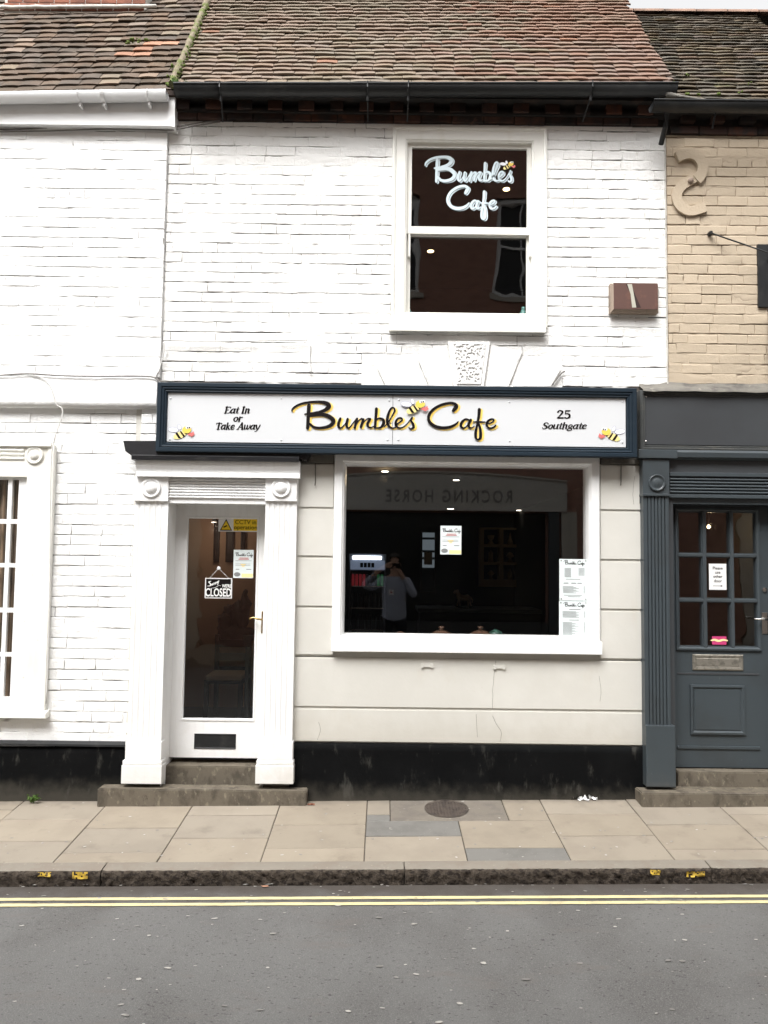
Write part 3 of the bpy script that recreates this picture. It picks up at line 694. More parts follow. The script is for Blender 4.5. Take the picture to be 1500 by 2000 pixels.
for i in range(n + 1):
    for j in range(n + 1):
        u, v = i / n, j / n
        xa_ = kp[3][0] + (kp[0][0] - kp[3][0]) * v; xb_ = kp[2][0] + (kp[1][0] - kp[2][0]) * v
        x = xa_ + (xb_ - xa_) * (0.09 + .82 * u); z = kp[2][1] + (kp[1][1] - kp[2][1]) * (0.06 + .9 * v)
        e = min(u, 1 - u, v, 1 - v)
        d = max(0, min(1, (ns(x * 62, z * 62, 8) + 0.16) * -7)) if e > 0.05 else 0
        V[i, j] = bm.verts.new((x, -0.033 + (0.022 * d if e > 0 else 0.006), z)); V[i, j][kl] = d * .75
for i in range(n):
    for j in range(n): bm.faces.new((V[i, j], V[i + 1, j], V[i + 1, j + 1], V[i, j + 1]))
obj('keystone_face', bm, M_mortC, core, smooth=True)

# rendered ashlar blocks round the shop window, deep joints between
def rblock(a, b, c, d, Y=-0.012, xr=None):
    r = list(R(a, b, c, d, Y))
    if xr: r[1] = xr
    g = 0.006; bm = bx(B(), r[0], r[1], Y, 0.03, r[2] + g, r[3] - g)
    bmesh.ops.bevel(bm, geom=[e for e in bm.edges if all(v.co.y < 0.01 for v in e.verts) and abs(e.verts[0].co.z - e.verts[1].co.z) < .001], offset=0.006, segments=2, affect='EDGES')
    obj('render_block', bm, M_render, core)
for rr0 in ((X(574, 1100), X(652, 1100), Z(612, 1281), Z(612, 906)), (X(1172, 1100), X(1256.5, 1100), Z(1215, 1289), Z(1215, 908)), (X(570, 1370), X(1256.5, 1370), Z(913, 1453), Z(913, 1288))):
    obj('render_backing', bx(B(), rr0[0], rr0[1], -.002, .021, rr0[2], rr0[3]), M_render, core)
for ck, pts in enumerate((((968, 1290), (966, 1310), (963, 1340), (962, 1384)), ((962, 1398), (970, 1415), (979, 1430), (977, 1448)), ((622, 1410), (626, 1425), (620, 1445)), ((560 + 370, 1395), (560 + 372, 1440)), ((1170, 1320), (1174, 1350), (1172, 1370)), ((1240, 930), (1236, 960), (1238, 985)))):
    obj('hairline_crack', tube(B(), [P(u + 1.5 * ns(i * 3.3, ck), v, -.0124) for i, (u, v) in enumerate(crom(pts, 5))], .0011, 4), M_dirt, core)
for t, b_ in ((905, 993), (993, 1088), (1088, 1186), (1186, 1281)): rblock(574, t, 651, b_)
for t, b_ in ((907, 998), (998, 1095), (1095, 1192), (1192, 1289)): rblock(1173, t, 1256, b_)
rblock(570, 1286, 1257, 1386); rblock(569, 1386, 1257, 1454)
obj('bearing_stone', bx(B(), X(1173, 898), X(1258, 898), -0.018, 0.03, Z(1215, 907), Z(1215, 884), .003), M_dirt, core)
obj('bearing_stone', bx(B(), X(590, 898), X(652, 898), -0.018, 0.03, Z(620, 905), Z(620, 884), .003), M_dirt, core)
# black plinth, a little uneven
def plinth(name, x0, x1, ztop_l, ztop_r, Y, parent, seed):
    bm = B(); nx, nz = int((x1 - x0) / 0.03), 14; V = {}
    for i in range(nx + 1):
        x = x0 + (x1 - x0) * i / nx; zt = ztop_l + (ztop_r - ztop_l) * i / nx; zb = -0.25
        for j in range(nz + 1):
            z = zb + (zt - zb) * j / nz
            V[i, j] = bm.verts.new((x, Y + 0.005 * ns(x * 3 + seed, z * 5, 1) + 0.002 * ns(x * 14, z * 14, seed) - (0.012 * max(0, .12 - z) / .12), z))
    top = [bm.verts.new((V[i, nz].co.x, 0.03, V[i, nz].co.z + .006)) for i in range(nx + 1)]
    for i in range(nx):
        for j in range(nz): bm.faces.new((V[i, j], V[i + 1, j], V[i + 1, j + 1], V[i, j + 1]))
        bm.faces.new((V[i, nz], V[i + 1, nz], top[i + 1], top[i]))
    return obj(name, bm, M_black, parent, smooth=True)
plinth('plinth', X(566, 1500), X(1259, 1500), Z(568, 1450), Z(1258, 1458), -0.022, core, 2)
# small fixings on the render: two clips, two rusty hooks
for u, v in ((834, 1300), (975, 1303)):
    bm = bx(B(), X(u - 9, v, -.014), X(u + 9, v, -.014), -0.022, -0.011, Z(u, v + 3, -.014), Z(u, v - 3, -.014), .002)
    for du in (-9, 9): bx(bm, X(u + du - 2.5, v, -.014), X(u + du + 2.5, v, -.014), -0.027, -0.011, Z(u, v + 4, -.014), Z(u, v - 4, -.014), .002)
    obj('wall_clip', bm, M_render, core)
for u in (616, 1213):
    bm = tube(B(), [P(u, 905, -.02), P(u, 940, -.02), P(u - 1, 948, -.03)], 0.004); obj('rusty_hook', bm, M_dirt, core)

# ---- sash window upstairs
sash = obj('sash_window', frame(B(), sashR, [(0, .03), (0, -.018), (.012, -.022), (.024, -.018), (.03, -.010), (.098, -.010), (.106, -.002), (.112, .0), (.112, .09)]), M_woodold, cafe)
ur = R(796, 277, 1039, 452, .03); lr = R(796, 452, 1037, 628, .06)
up_g = R(804, 290, 1029, 444, .035); lo_g = R(801, 462, 1028, 614, .065)
bm = frame(B(), (ur[0] - .01, ur[1] + .01, up_g[2] - .055, ur[3] + .01), [(0, .05), (0, .028), (.0, .028)])
us = holed_wall(B(), ur[0] - .012, ur[1] + .012, up_g[2] - .056, ur[3] + .012, [up_g], .028, .056); bm.free()
obj('upper_sash', us, M_woodold, sash)
obj('lower_sash', holed_wall(B(), lr[0] - .012, lr[1] + .012, lo_g[2] - .075, up_g[2] - .02, [lo_g], .060, .088), M_woodold, sash)
for a in (R(797, 452, 801.5, 500, .02), R(1034, 452, 1038.5, 500, .02)):
    obj('sash_horn', bx(B(), a[0], a[1], .03, .055, a[2], a[3], .003), M_woodold, sash)
def pane(name, r, y, m, parent, rz=0.0, rx=0.0, th=0.004):
    cx, cz = (r[0] + r[1]) / 2, (r[2] + r[3]) / 2; hx, hz = (r[1] - r[0]) / 2 + .006, (r[3] - r[2]) / 2 + .006
    o = obj(name, bx(B(), -hx, hx, 0, th, -hz, hz), m, parent)
    o.matrix_basis = Matrix.Translation((cx, y, cz)) @ Matrix.Rotation(rad(rz), 4, 'Z') @ Matrix.Rotation(rad(rx), 4, 'X')
    return o
pane('glass_pane', up_g, .042, M_glassw, sash); pane('glass_pane', lo_g, .074, M_glassw, sash)
sr = R(760, 629, 1066, 648, -.05)
obj('sill', xprof(B(), sr[0], sr[1], [(.06, sr[3] + .02), (-.012, sr[3] + .012), (-.058, sr[3]), (-.062, sr[3] - .004), (-.06, sr[2]), (-.05, sr[2]), (-.046, sr[2] + .008), (.06, sr[2] + .008)]), M_woodold, sash)

# ---- shop window
shopw = obj('shop_window', frame(B(), R(651, 888, 1171, 1264, -.02), [(0, .03), (0, -.03), (.008, -.036), (.058, -.036), (.066, -.024), (.072, -.02), (.078, .0), (.083, .05), (.083, .12)]), M_wood, cafe)
wg = R(670, 905, 1150, 1252, .05)
pane('glass_pane', wg, .055, M_glassb, shopw, rz=-0.72, rx=-0.30)
s2 = R(647, 1251, 1175, 1275, -.05)
obj('sill', xprof(B(), s2[0], s2[1], [(.09, s2[3] + .012), (-.03, s2[3] + .004), (-.066, s2[3] - .006), (-.068, s2[2] + .002), (-.06, s2[2]), (-.05, s2[2]), (-.046, s2[2] + .01), (.09, s2[2] + .01)]), M_wood, shopw)

# ---- doorcase
sur = obj('door_surround', bx(B(), X(268, 930, -.03), X(583, 930, -.03), -0.05, 0.025, Z(425, 984, -.05), Z(425, 899, -.05), .002), M_wood, cafe)
def cor(y0, v0, v1, a, b):
    return bx(B(), X(a, v0, y0), X(b, v0, y0), y0, -.049, Z(425, v1, y0), Z(425, v0, y0), .004)
cz0, cz1 = Z(425, 931, -.11), Z(425, 900, -.11)
obj('cornice', xprof(B(), X(266, 915, -.11), X(586, 915, -.11), [(-.045, cz1), (-.125, cz1), (-.125, cz1 - .02), (-.118, cz1 - .045), (-.104, cz1 - .07), (-.100, cz1 - .085), (-.112, cz1 - .088), (-.114, cz0 - .004), (-.045, cz0 - .004)]), M_wood, sur)
for k in range(7):                               # reeded frieze
    v = 938 + k * 5.6; zc = Z(422, v, -.06)
    bm = B(); xprof(bm, X(325, 955, -.055), X(522, 955, -.055), [(-.049, zc - .009), (-.058, zc - .008), (-.064, zc - .004), (-.066, zc), (-.064, zc + .004), (-.058, zc + .008), (-.049, zc + .009)])
    obj('reed', bm, M_wood, sur, smooth=False)
pilL = (X(254, 1240, -.07), X(321, 1240, -.07)); pilR = (X(512, 1240, -.07), X(575, 1240, -.07))
for (a, b), cu in ((pilL, 297), (pilR, 547)):
    ztop = Z(cu, 931, -.07); zcap = Z(cu, 979, -.07); zpl = Z(cu - 20, 1448, -.07); zb = Z(cu - 20, 1530, -.09)
    bm = bx(B(), a, b, -.082, .02, zcap, ztop - .002, .003)
    cb = obj('corner_block', bm, M_wood, sur); cx = (a + b) / 2; czc = Z(cu, 953, -.085)
    lathe_y(rb := B(), cx, czc, [(.071, -.080), (.071, -.092), (.064, -.097), (.056, -.090), (.046, -.088), (.043, -.090), (.040, -.095), (.03, -.104), (.016, -.109), (.004, -.110)], 28)
    obj('roundel', rb, M_wood, cb, smooth=True)
    bm = B(); n = 5; wd = (b - a); prof = [(a + .002, .02), (a + .002, -.062), (a + .022, -.062)]      # fluted shaft, outline in plan
    fw = (wd - .044) / n
    for k in range(n):
        x = a + .022 + k * fw
        prof += [(x + fw * .15, -.062), (x + fw * .3, -.0585), (x + fw * .7, -.0585), (x + fw * .85, -.062)]
    prof += [(b - .002, -.062), (b - .002, .02)]
    lo = [bm.verts.new((x, y, zpl - .01)) for x, y in prof]; hi = [bm.verts.new((x, y, zcap + .004)) for x, y in prof]
    for i in range(len(prof) - 1): bm.faces.new((lo[i], lo[i + 1], hi[i + 1], hi[i]))
    obj('pilaster', bm, M_wood, sur)
    bm = B(); e = .008
    bx(bm, a - .006, b + .006, -.078, .02, zpl - .13, zpl, .006); bx(bm, a - .02, b + .014, -.088, .02, zpl - .165, zpl - .131, .009); bx(bm, a - .024, b + .016, -.092, .02, zb - .005, zpl - .164, .005)
    obj('plinth_block', bm, M_wood, sur)
YD = 0.17
dr = R(334, 984, 521, 1481, YD)
dg_ = R(366, 1012, 506, 1405, YD)
dg_ = (X(361, 1208, YD), X(499, 1208, YD), dg_[2], dg_[3])
dl = (X(328, 1208, YD), X(516, 1208, YD), Z(425, 1480, YD), Z(425, 986, YD))
obj('door_lining', frame(B(), (doorR[0] + .002, doorR[1] + .03, -.15, doorR[3] - .002), [(0, -.045), (0.0, .2), (.004, .21)]), M_wood, sur)
obj('door_frame', frame(B(), (dl[0] - .03, dl[1] + .06, dl[2] - .2, dl[3] + .02), [(0, YD + .05), (0, YD - .006), (.028, YD - .006), (.03, YD + .05)]), M_wood, sur)
slotR = R(380, 1434, 460, 1462, YD)
door = obj('door', holed_wall(B(), dl[0], dl[1], dl[2], dl[3], [dg_], YD, YD + .045), M_wood, cafe)
obj('glazing_bead', frame(B(), (dg_[0] - .001, dg_[1] + .001, dg_[2] - .001, dg_[3] + .001), [(-.012, YD + .001), (-.010, YD - .005), (0, YD - .006), (.006, YD + .004), (.006, YD + .02)]), M_wood, door)
pane('glass_pane', dg_, YD + .018, M_glassd, door, rz=0.15)
obj('letter_slot', frame(B(), (slotR[0], slotR[1], slotR[2], slotR[3]), [(-.004, YD + .002), (-.002, YD - .004), (.003, YD - .004), (.006, YD - .001), (.012, YD - .0005), (.03, YD - .001)], cap=True), M_iron, door)
hx_, hz_ = X(512, 1215, YD - .02), Z(512, 1215, YD - .02)
hd = obj('handle', bx(B(), hx_ - .008, hx_ + .012, YD - .012, YD + .001, hz_ - .085, hz_ + .08, .004), M_brass, door)
obj('lever', tube(B(), [(hx_, YD - .005, hz_ + .02), (hx_, YD - .04, hz_ + .02), (hx_ - .03, YD - .045, hz_ + .024), (hx_ - .06, YD - .045, hz_ + .034), (hx_ - .085, YD - .045, hz_ + .030), (hx_ - .092, YD - .045, hz_ + .022)], [.007, .007, .007, .006, .006, .005], 8), M_brass, hd, smooth=True)
# black weather hood over the door
hood = obj('door_hood', poly(B(), pxpoly(((243, 862), (598, 862), (607, 884), (598, 901), (588, 897), (560, 893), (262, 893), (247, 882)), -.1), -.125, .02), M_hood, cafe)
hp = R(257, 890, 584, 899.5, -.15)
obj('drip_board', xprof(B(), hp[0], hp[1], [(-.02, hp[3] + .012), (-.15, hp[3]), (-.156, hp[3] - .006), (-.152, hp[2]), (-.02, hp[2])]), M_hood, hood)

# ---- cornice of sooty brick, gutter, roof
c1, c2 = Z(800, 239, -.03), Z(800, 224, -.03)
corn = obj('eaves_cornice', bx(B(), XL - .005, XR + .0, -.012, .02, c1 + .003, Z(800, 180, -.03)), M_cornd, cafe)
def corn_row(x0, x1, z0, z1, y, ln, gap, seed, parent=corn, m=None, sl=0.0):
    rng = random.Random(seed); x = x0
    while x < x1:
        l = ln * rng.uniform(.9, 1.1); e = min(x + l, x1)
        dz = sl * (x - x0)
        if e - x > .04: obj('cornice_brick', bx(B(), x, e - .008, y + rng.uniform(-.004, .004), .0, z0 + dz + rng.uniform(-.003, .003), z1 + dz + rng.uniform(-.004, .002), .003), m or M_cornb, parent)
        x += l + gap
corn_row(XL + .02, XR - .03, c1 + .004, c2, -.035, .22, 0, 1)
corn_row(XL + .05, XR - .05, Z(800, 216, -.08), Z(800, 196, -.08), -.08, .115, .115, 2)
obj('cornice_shelf', bx(B(), XL, XR, -.06, -.011, Z(800, 223, -.05), Z(800, 217, -.05)), M_cornd, corn)
obj('soffit_board', bx(B(), XL, XR, -.13, .1, Z(800, 193, -.12), Z(800, 184, -.12)), M_cornd, corn)
gz0, gz1 = Z(342, 171, -.215), Z(1318, 170, -.215)
gut = obj('gutter', half_gutter(B(), X(342, 180, -.215), X(1320, 180, -.215), gz0, gz1, -.205, .062), M_iron, cafe, smooth=True)
obj('gutter_lip', tube(B(), [(X(342, 180, -.215), -.267, gz0), (X(1320, 180, -.215), -.267, gz1)], .008), M_iron, gut)
for u, lean in ((432, -4), (718, 0), (797, 0), (1153, -5)):
    t = (u - 342) / 976; zz = gz0 + (gz1 - gz0) * t; x = X(u, 200, -.205)
    bm = tube(B(), [(x, -.273, zz + .012), (x, -.273, zz - .03), (x, -.205, zz - .075), (x + lean * .004, -.06, zz - .17)], .006, 6)
    tube(bm, [(x, -.215, zz - .066), (x, -.21, zz - .10)], .010, 6)
    obj('gutter_bracket', bm, M_iron, gut)
def mC(x, c, rng):
    t = (x + 0.2) / 2.3 + rng.uniform(-.3, .3)
    if rng.random() < .012: return M_tileO
    return M_tileR if t > .42 else M_tileC
roofC = tiled_roof(cafe, 0, 0, EL, ER, RP, 0.0765, 0.153, 22, mC, 5, 300, extra=12)
# mossy mortar verge between the two roofs
_, A_, ex_, up_, nr_, W_ = roofC
bm = B(); rng = random.Random(3); rings = []; nseg = 70
for i in range(nseg):
    v = -.03 + i * .03; c = A_ + up_ * v + ex_ * (-.012 + .010 * ns(i * .35, 1)) + nr_ * .012
    r = .027 + .016 * ns(i * .45, 4) + .011 * ns(i * 1.3, 9)
    rings.append([bm.verts.new(c + ex_ * r * (1 + .3 * ns(i * .9, k, 3)) * math.cos(k * 2 * math.pi / 10) + nr_ * r * 1.25 * (1 + .3 * ns(i * .9, k, 7)) * math.sin(k * 2 * math.pi / 10)) for k in range(10)])
for a, b in zip(rings, rings[1:]):
    for k in range(10): bm.faces.new((a[k], a[(k + 1) % 10], b[(k + 1) % 10], b[k]))
bm.faces.new(rings[0]); bm.faces.new(rings[-1][::-1])
obj('mossy_verge', bm, M_moss, cafe, smooth=True)
def moss_clump(name, pts, r, parent, m=None, seed=1):
    rng = random.Random(seed); bm = B()
    for p in pts:
        for _ in range(3):
            q = Vector(p) + Vector((rng.uniform(-r, r), rng.uniform(-r, r), rng.uniform(-r * .4, r * .6)))
            bmesh.ops.create_icosphere(bm, subdivisions=1, radius=r * rng.uniform(.35, .8), matrix=Matrix.Translation(q))
    for v in bm.verts: v.co += Vector((ns(v.co.x * 90, v.co.z * 90, 1), ns(v.co.y * 90, v.co.z * 90, 2), ns(v.co.x * 90, v.co.y * 90, 3))) * r * .5
    return stuff(obj(name, bm, m or M_mossg, parent, smooth=True))
moss_clump('moss', [A_ + up_ * v + ex_ * (.02 + .03 * ns(v * 9, 3)) + nr_ * .03 for v in [0.05 + .07 * k for k in range(22)]], .014, cafe, seed=4)
# back slab of the building so the sky does not show through
obj('rear_wall', holed_wall(B(), -6.5, 6.5, -.2, 5.2, [], 6.9, 7.1), M_cornd, cafe)
obj('party_wall', bx(B(), XL - .06, XL + .04, .3, 6.9, 2.6, 5.3), M_cornd, cafe)

# ================================================================== THE LEFT HOUSE
XW = -6.4
lh = thing('left_house', (-3, 0, 0), 'white painted brick house with white plastic gutter, left of the cafe', 'building')
ZLT = Z(160, 246, -.03); ZB1 = Z(160, 794, -.03)
lwR = (X(45, 1150, .0) - 1.35, X(45, 1150, .0), Z(20, 1366, .03), Z(20, 932, .03))     # window opening, mostly out of frame
lwO = (lwR[0] - .2, X(97, 1130, 0), Z(40, 1404, 0), Z(40, 868, 0))
lcore = obj('wall', holed_wall(B(), XW, XL - .002, ZB1, ZLT + .2, [], -.008, .25), M_wallL, lh)
obj('lower_wall', holed_wall(B(), XW, GL - .002, -.2, ZB1 - .001, [(lwR[0], lwR[1], lwR[2], lwR[3])], .036, .25), M_wallL, lcore)
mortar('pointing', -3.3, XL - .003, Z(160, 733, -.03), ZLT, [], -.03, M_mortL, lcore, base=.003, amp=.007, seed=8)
bricks(lcore, -3.1, XL - .004, Z(160, 735, -.03), 0.0752, 26, -.03, [], M_wallL, 77, 180, outw=.0018, hb=.0705)
# smooth projecting band between the floors
bm = B(); nx = 70; pr = [(-.018, Z(160, 731, -.03)), (-.030, Z(160, 735, -.03)), (-.034, Z(160, 760, -.03)), (-.036, Z(160, 785, -.03)), (-.03, Z(160, 795, -.03)), (.03, Z(160, 796, -.03))]
rows = []
for (y, z) in pr:
    rows.append([bm.verts.new((XW + (XL - .02 - XW) * i / nx, y + .006 * ns(i * .5, z * 14, 3), z + .004 * ns(i * .35, z * 3, 5))) for i in range(nx + 1)])
for a, b in zip(rows, rows[1:]):
    for i in range(nx): bm.faces.new((a[i], a[i + 1], b[i + 1], b[i]))
obj('string_course', bm, M_wallL, lcore, smooth=True)
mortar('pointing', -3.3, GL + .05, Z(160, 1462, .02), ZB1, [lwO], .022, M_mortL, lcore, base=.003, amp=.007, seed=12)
bricks(lcore, -2.95, GL + .04, Z(170, 1452, .02), 0.0755, 33, .02, [(lwO[0] - .3, lwO[1] + .004, lwO[2] - .0, lwO[3])], M_wallL, 78, 120, outw=.003)
hz2 = Z(280, 862, 0) 
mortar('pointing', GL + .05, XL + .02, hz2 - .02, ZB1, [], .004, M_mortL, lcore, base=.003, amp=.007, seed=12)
bricks(lcore, GL + .041, XL + .02, Z(170, 1452, .02) + .0755 * 29, 0.0755, 4, .002, [], M_wallL, 79, 20, outw=.003, depth=.015)
plinth('plinth', XW, X(262, 1500), Z(248, 1459, -.0) - SX * (X(248, 1459) - XW), Z(248, 1459), -.002, lcore, 6)
lz = Z(125, 1454, -.02)
obj('plinth_ledge', xprof(B(), XW, X(249, 1452), [(.03, lz + .02), (.008, lz + .016), (-.02, lz + .002), (-.022, lz - .012), (.03, lz - .014)]), M_iron, lcore)
# its window with surround
lw = obj('casement_window', holed_wall(B(), lwO[0], lwO[1], lwO[2] + .02, Z(40, 868, -.01), [lwR], -.012, .05), M_woodold, lh)
zc = Z(40, 868, -.02)
obj('head_moulding', xprof(B(), lwO[0] - .01, X(99, 870, -.03), [(.03, zc + .012), (-.03, zc + .010), (-.035, zc - .012), (-.02, zc - .02), (.03, zc - .02)]), M_woodold, lw)
for k in range(3):
    z = Z(10, 879 + k * 8, -.015); obj('reed', xprof(B(), lwO[0] + .2, X(47, 885, -.015), [(-.011, z - .011), (-.02, z - .008), (-.023, z), (-.02, z + .008), (-.011, z + .011)]), M_woodold, lw)
lathe_y(rb := B(), X(67, 889, -.02), Z(67, 889, -.02), [(.066, -.012), (.066, -.022), (.058, -.027), (.05, -.02), (.036, -.019), (.030, -.027), (.016, -.034), (.003, -.035)], 28)
obj('roundel', rb, M_woodold, lw, smooth=True)
obj('architrave_fillet', bx(B(), X(84, 1140, -.02), X(97, 1140, -.02), -.022, .02, lwO[2] + .06, zc - .03, .004), M_woodold, lw)
sz = Z(40, 1402, -.03)
obj('sill', xprof(B(), lwO[0] - .02, X(90, 1395, -.04), [(.05, sz + .06), (-.012, sz + .05), (-.05, sz + .035), (-.052, sz + .002), (-.04, sz), (.05, sz + .004)]), M_woodold, lw)
cols_ = [X(29.5, 1150, .03), X(16.5, 1150, .03), X(8.5, 1150, .03)]
xs_e = [(cols_[1], cols_[0])]; xr_ = cols_[2]
for k in range(5): xs_e.append((xr_ - .2, xr_)); xr_ -= .222
rows_ = [(937, 1014), (1023, 1100), (1108, 1187), (1196, 1274), (1282, 1361)]
zr_ = [(Z(18, b, .03), Z(18, a, .03)) for a, b in rows_]
gl_h = [(a, b, c, d) for a, b in xs_e for c, d in zr_]
obj('glazing_bars', holed_wall(B(), lwR[0] - .01, lwR[1] + .01, lwR[2] - .01, lwR[3] + .01, gl_h, .02, .046), M_wood, lw)
for h in gl_h: pane('glass_pane', h, .034, M_glass, lw)
bm = B(); n = 150
a_ = [(lwR[0] - .1 + (lwR[1] - lwR[0] + .2) * i / n) for i in range(n + 1)]
t_ = [bm.verts.new((x, .13 + .018 * math.sin(x * 95 + 2 * ns(x * 6)), lwR[3] + .05)) for x in a_]; b_ = [bm.verts.new((x, .13 + .022 * math.sin(x * 95 + 2 * ns(x * 6) + .3), lwR[2] - .05)) for x in a_]
for i in range(n): bm.faces.new((t_[i], t_[i + 1], b_[i + 1], b_[i]))
tag(obj('curtain', bm, M_curt, None, smooth=True), 'brown striped curtain hanging behind the white paned window', 'curtain')
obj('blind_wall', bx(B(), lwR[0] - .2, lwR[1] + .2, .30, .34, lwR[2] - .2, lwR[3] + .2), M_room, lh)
# white gutter and boxed eaves
fx1 = X(331, 225, -.09)
fz0, fz1 = Z(160, 244, -.09), Z(160, 205, -.09)
sof = obj('eaves_box', xprof(B(), XW, fx1, [(.0, fz1 + .06), (-.09, fz1 + .06), (-.09, fz0 + .022), (-.087, fz0 + .018), (-.10, fz0 + .014), (-.10, fz0 - .004), (.0, fz0 - .002)]), M_upvc, lh)
obj('end_board', poly(B(), [(X(331, 190, -.09), fz1 + .07), (X(343, 190, -.09), fz1 + .07), (X(344, 190, -.09), fz0 - .016), (X(337, 190, -.09), fz0 - .006), (X(331, 190, -.09), fz0 - .006)], -.104, .0), M_upvc, sof)
lz0 = Z(0, 187, -.15); lz1 = Z(325, 182, -.15); sl = (lz1 - lz0) / (X(325, 185, -.15) - X(0, 185, -.15)); gxa, gxb = XW, X(327, 190, -.15)
def lgz(x): return lz1 + sl * (x - gxb)
lg = obj('gutter', half_gutter(B(), gxa, gxb, lgz(gxa), lgz(gxb), -.148, .056, th=.004), M_upvc, lh, smooth=True)
for u in (155, 202, 290):
    x = X(u, 195, -.16); wd = .012 if u == 155 or u == 290 else .028
    bm = B(); n = 12
    for xx in (x - wd / 2, x + wd / 2): pass
    prev = None
    for k in range(n + 1):
        t = k * math.pi / n
        r1 = .0605
        cur = [bm.verts.new((xx, -.148 - r1 * math.cos(t), lgz(x) - r1 * math.sin(t) + .001)) for xx in (x - wd / 2, x + wd / 2)]
        if prev: bm.faces.new((prev[0], prev[1], cur[1], cur[0]))
        prev = cur
    bx(bm, x - .008, x + .008, -.148, -.092, lgz(x) - .085, lgz(x) - .055)
    obj('gutter_union', bm, M_upvc, lg, smooth=False)
def mL(x, c, rng):
    r = rng.random()
    if r < .01 or (c in (6, 7, 8) and -2.15 < x < -1.75 and r < .5): return M_tileO
    return M_tileC if r > .88 else M_tileL
LEa, LEb = P(-260, 189, -.11), P(337, 178, -.11)
roofL = tiled_roof(lh, 0, 0, LEa, LEb, RP - .5, 0.112, 0.150, 15, mL, 9, 300, wob=.02, lift=.022, extra=10)
_, AL, exl, upl, nrl, WL = roofL
moss_clump('moss', [AL + exl * (WL - x) + upl * v + nrl * .03 for x, v in ((.42, .95), (.47, .97), (.36, .98), (.52, .93), (.03, .05), (.04, .2), (.05, .38))], .02, lh, seed=8)
# chimney stack at the top left, cement fillet at its foot
cy_ = .9; ca, cb_ = X(8, 6, cy_), X(285, 6, cy_); cz_ = Z(150, 17, cy_)
ch = obj('chimney', bx(B(), ca + .004, cb_ - .004, cy_ + .006, cy_ + .8, cz_ - .3, cz_ + 1.2), M_cement, lh)
for row in range(6):
    x = ca - (.11 if row % 2 else 0)
    while x < cb_:
        a, b = max(x, ca), min(x + .139, cb_); x += .139
        if b - a > .03: obj('brick', bx(B(), a, b - .006, cy_, cy_ + .1, cz_ - .02 + row * .076, cz_ - .02 + row * .076 + .068, .003), M_chim, ch)
bm = tube(B(), [Vector((ca - .05 + (cb_ + .15 - ca) * k / 20, cy_ - .02, cz_ - .012 + .008 * ns(k * .7) + (0.03 * k / 20))) for k in range(21)], .016, 7)
obj('flashing', bm, M_cement, ch, smooth=True)

# ================================================================== THE RIGHT HOUSE
XE = 6.4
rh = thing('right_house', (4, 0, 0), 'tan painted brick building with charcoal shopfront, right of the cafe', 'building')
RY = -.004
ZRT = Z(1400, 262, RY); ZRB = Z(1400, 752, RY)
rdO = (X(1313, 1240, 0), X(1532, 1240, 0), Z(1400, 1499, .1), Z(1400, 968, 0))
rcore = obj('wall', holed_wall(B(), XR + .002, XE, -.2, ZRT + .3, [(rdO[0], rdO[1], -.3, rdO[3])], .016, .25), M_tan, rh)
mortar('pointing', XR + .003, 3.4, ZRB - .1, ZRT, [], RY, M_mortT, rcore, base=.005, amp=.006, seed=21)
bricks(rcore, XR + .004, 3.25, ZRB + .008, 0.0757, 27, RY, [], M_tan, 91, 300, outw=.003, hb=.0705, perp=(.0, .005))
obj('party_joint', tube(B(), [(XR - .006 + .004 * ns(k * .8), -.006, ZRB + (ZRT - ZRB) * k / 30) for k in range(31)], .006, 5), M_cement, rcore)
c1, c2 = Z(1400, 262, -.03), Z(1400, 246, -.03)
rc = obj('eaves_cornice', bx(B(), XR + .004, XE, -.012, .012, c1 + .003, Z(1400, 200, -.03)), M_cornd, rh)
corn_row(XR + .03, 3.3, c1 + .003, c2, -.03, .22, 0, 11, rc)
corn_row(XR + .1, 3.3, Z(1400, 238, -.06), Z(1400, 222, -.06), -.07, .115, .115, 12, rc)
obj('soffit_board', bx(B(), XR + .004, XE, -.14, .05, Z(1400, 221, -.1), Z(1400, 214, -.1)), M_cornd, rc)
ga, gb = X(1273, 208, -.27), XE; gza, gzb = Z(1273, 202, -.27), Z(1500, 204, -.27)
rg = obj('gutter', half_gutter(B(), ga, 3.6, gza, gzb + .0, -.262, .056), M_iron, rh, smooth=True)
obj('gutter_lip', tube(B(), [(ga, -.318, gza), (3.6, -.318, gzb)], .007), M_iron, rg)
x = X(1398, 225, -.25); obj('gutter_bracket', tube(B(), [(x, -.25, gzb - .05), (x, -.22, gzb - .09), (x, -.19, gzb - .14)], .007, 6), M_iron, rg)
obj('gutter_spigot', tube(B(), [(X(1302, 220, -.2), -.2, gza - .03), (X(1302, 220, -.2), -.17, gza - .12), (X(1302, 220, -.2), -.08, gza - .2)], .02, 10), M_iron, rg)
def mR(x, c, rng): return M_tileD if rng.random() < .9 else M_tileL
REa, REb = P(1288, 197, YE), P(1690, 200, YE)
nR = 29
roofR = tiled_roof(rh, 0, 0, REa, REb, 49.0, 0.0855, 0.158, nR, mR, 15, 300, wob=.010, extra=0)
_, AR, exr, upr, nrr, WR = roofR
for k in range(6):                               # ridge tiles
    c = AR + upr * (nR * .0855 + .02) + exr * (.04 + k * .30)
    bm = B(); n = 8; a = []; b = []
    for j in range(n + 1):
        t = math.pi * j / n; o_ = Vector((0, -.09 * math.cos(t), .06 * math.sin(t) - .03))
        a.append(bm.verts.new(c + o_)); b.append(bm.verts.new(c + exr * .293 + o_ * 1.04))
    for j in range(n): bm.faces.new((a[j], a[j + 1], b[j + 1], b[j]))
    bm.faces.new(a); bm.faces.new(b[::-1]); obj('ridge_tile', bm, M_ridge, roofR[0], smooth=True)
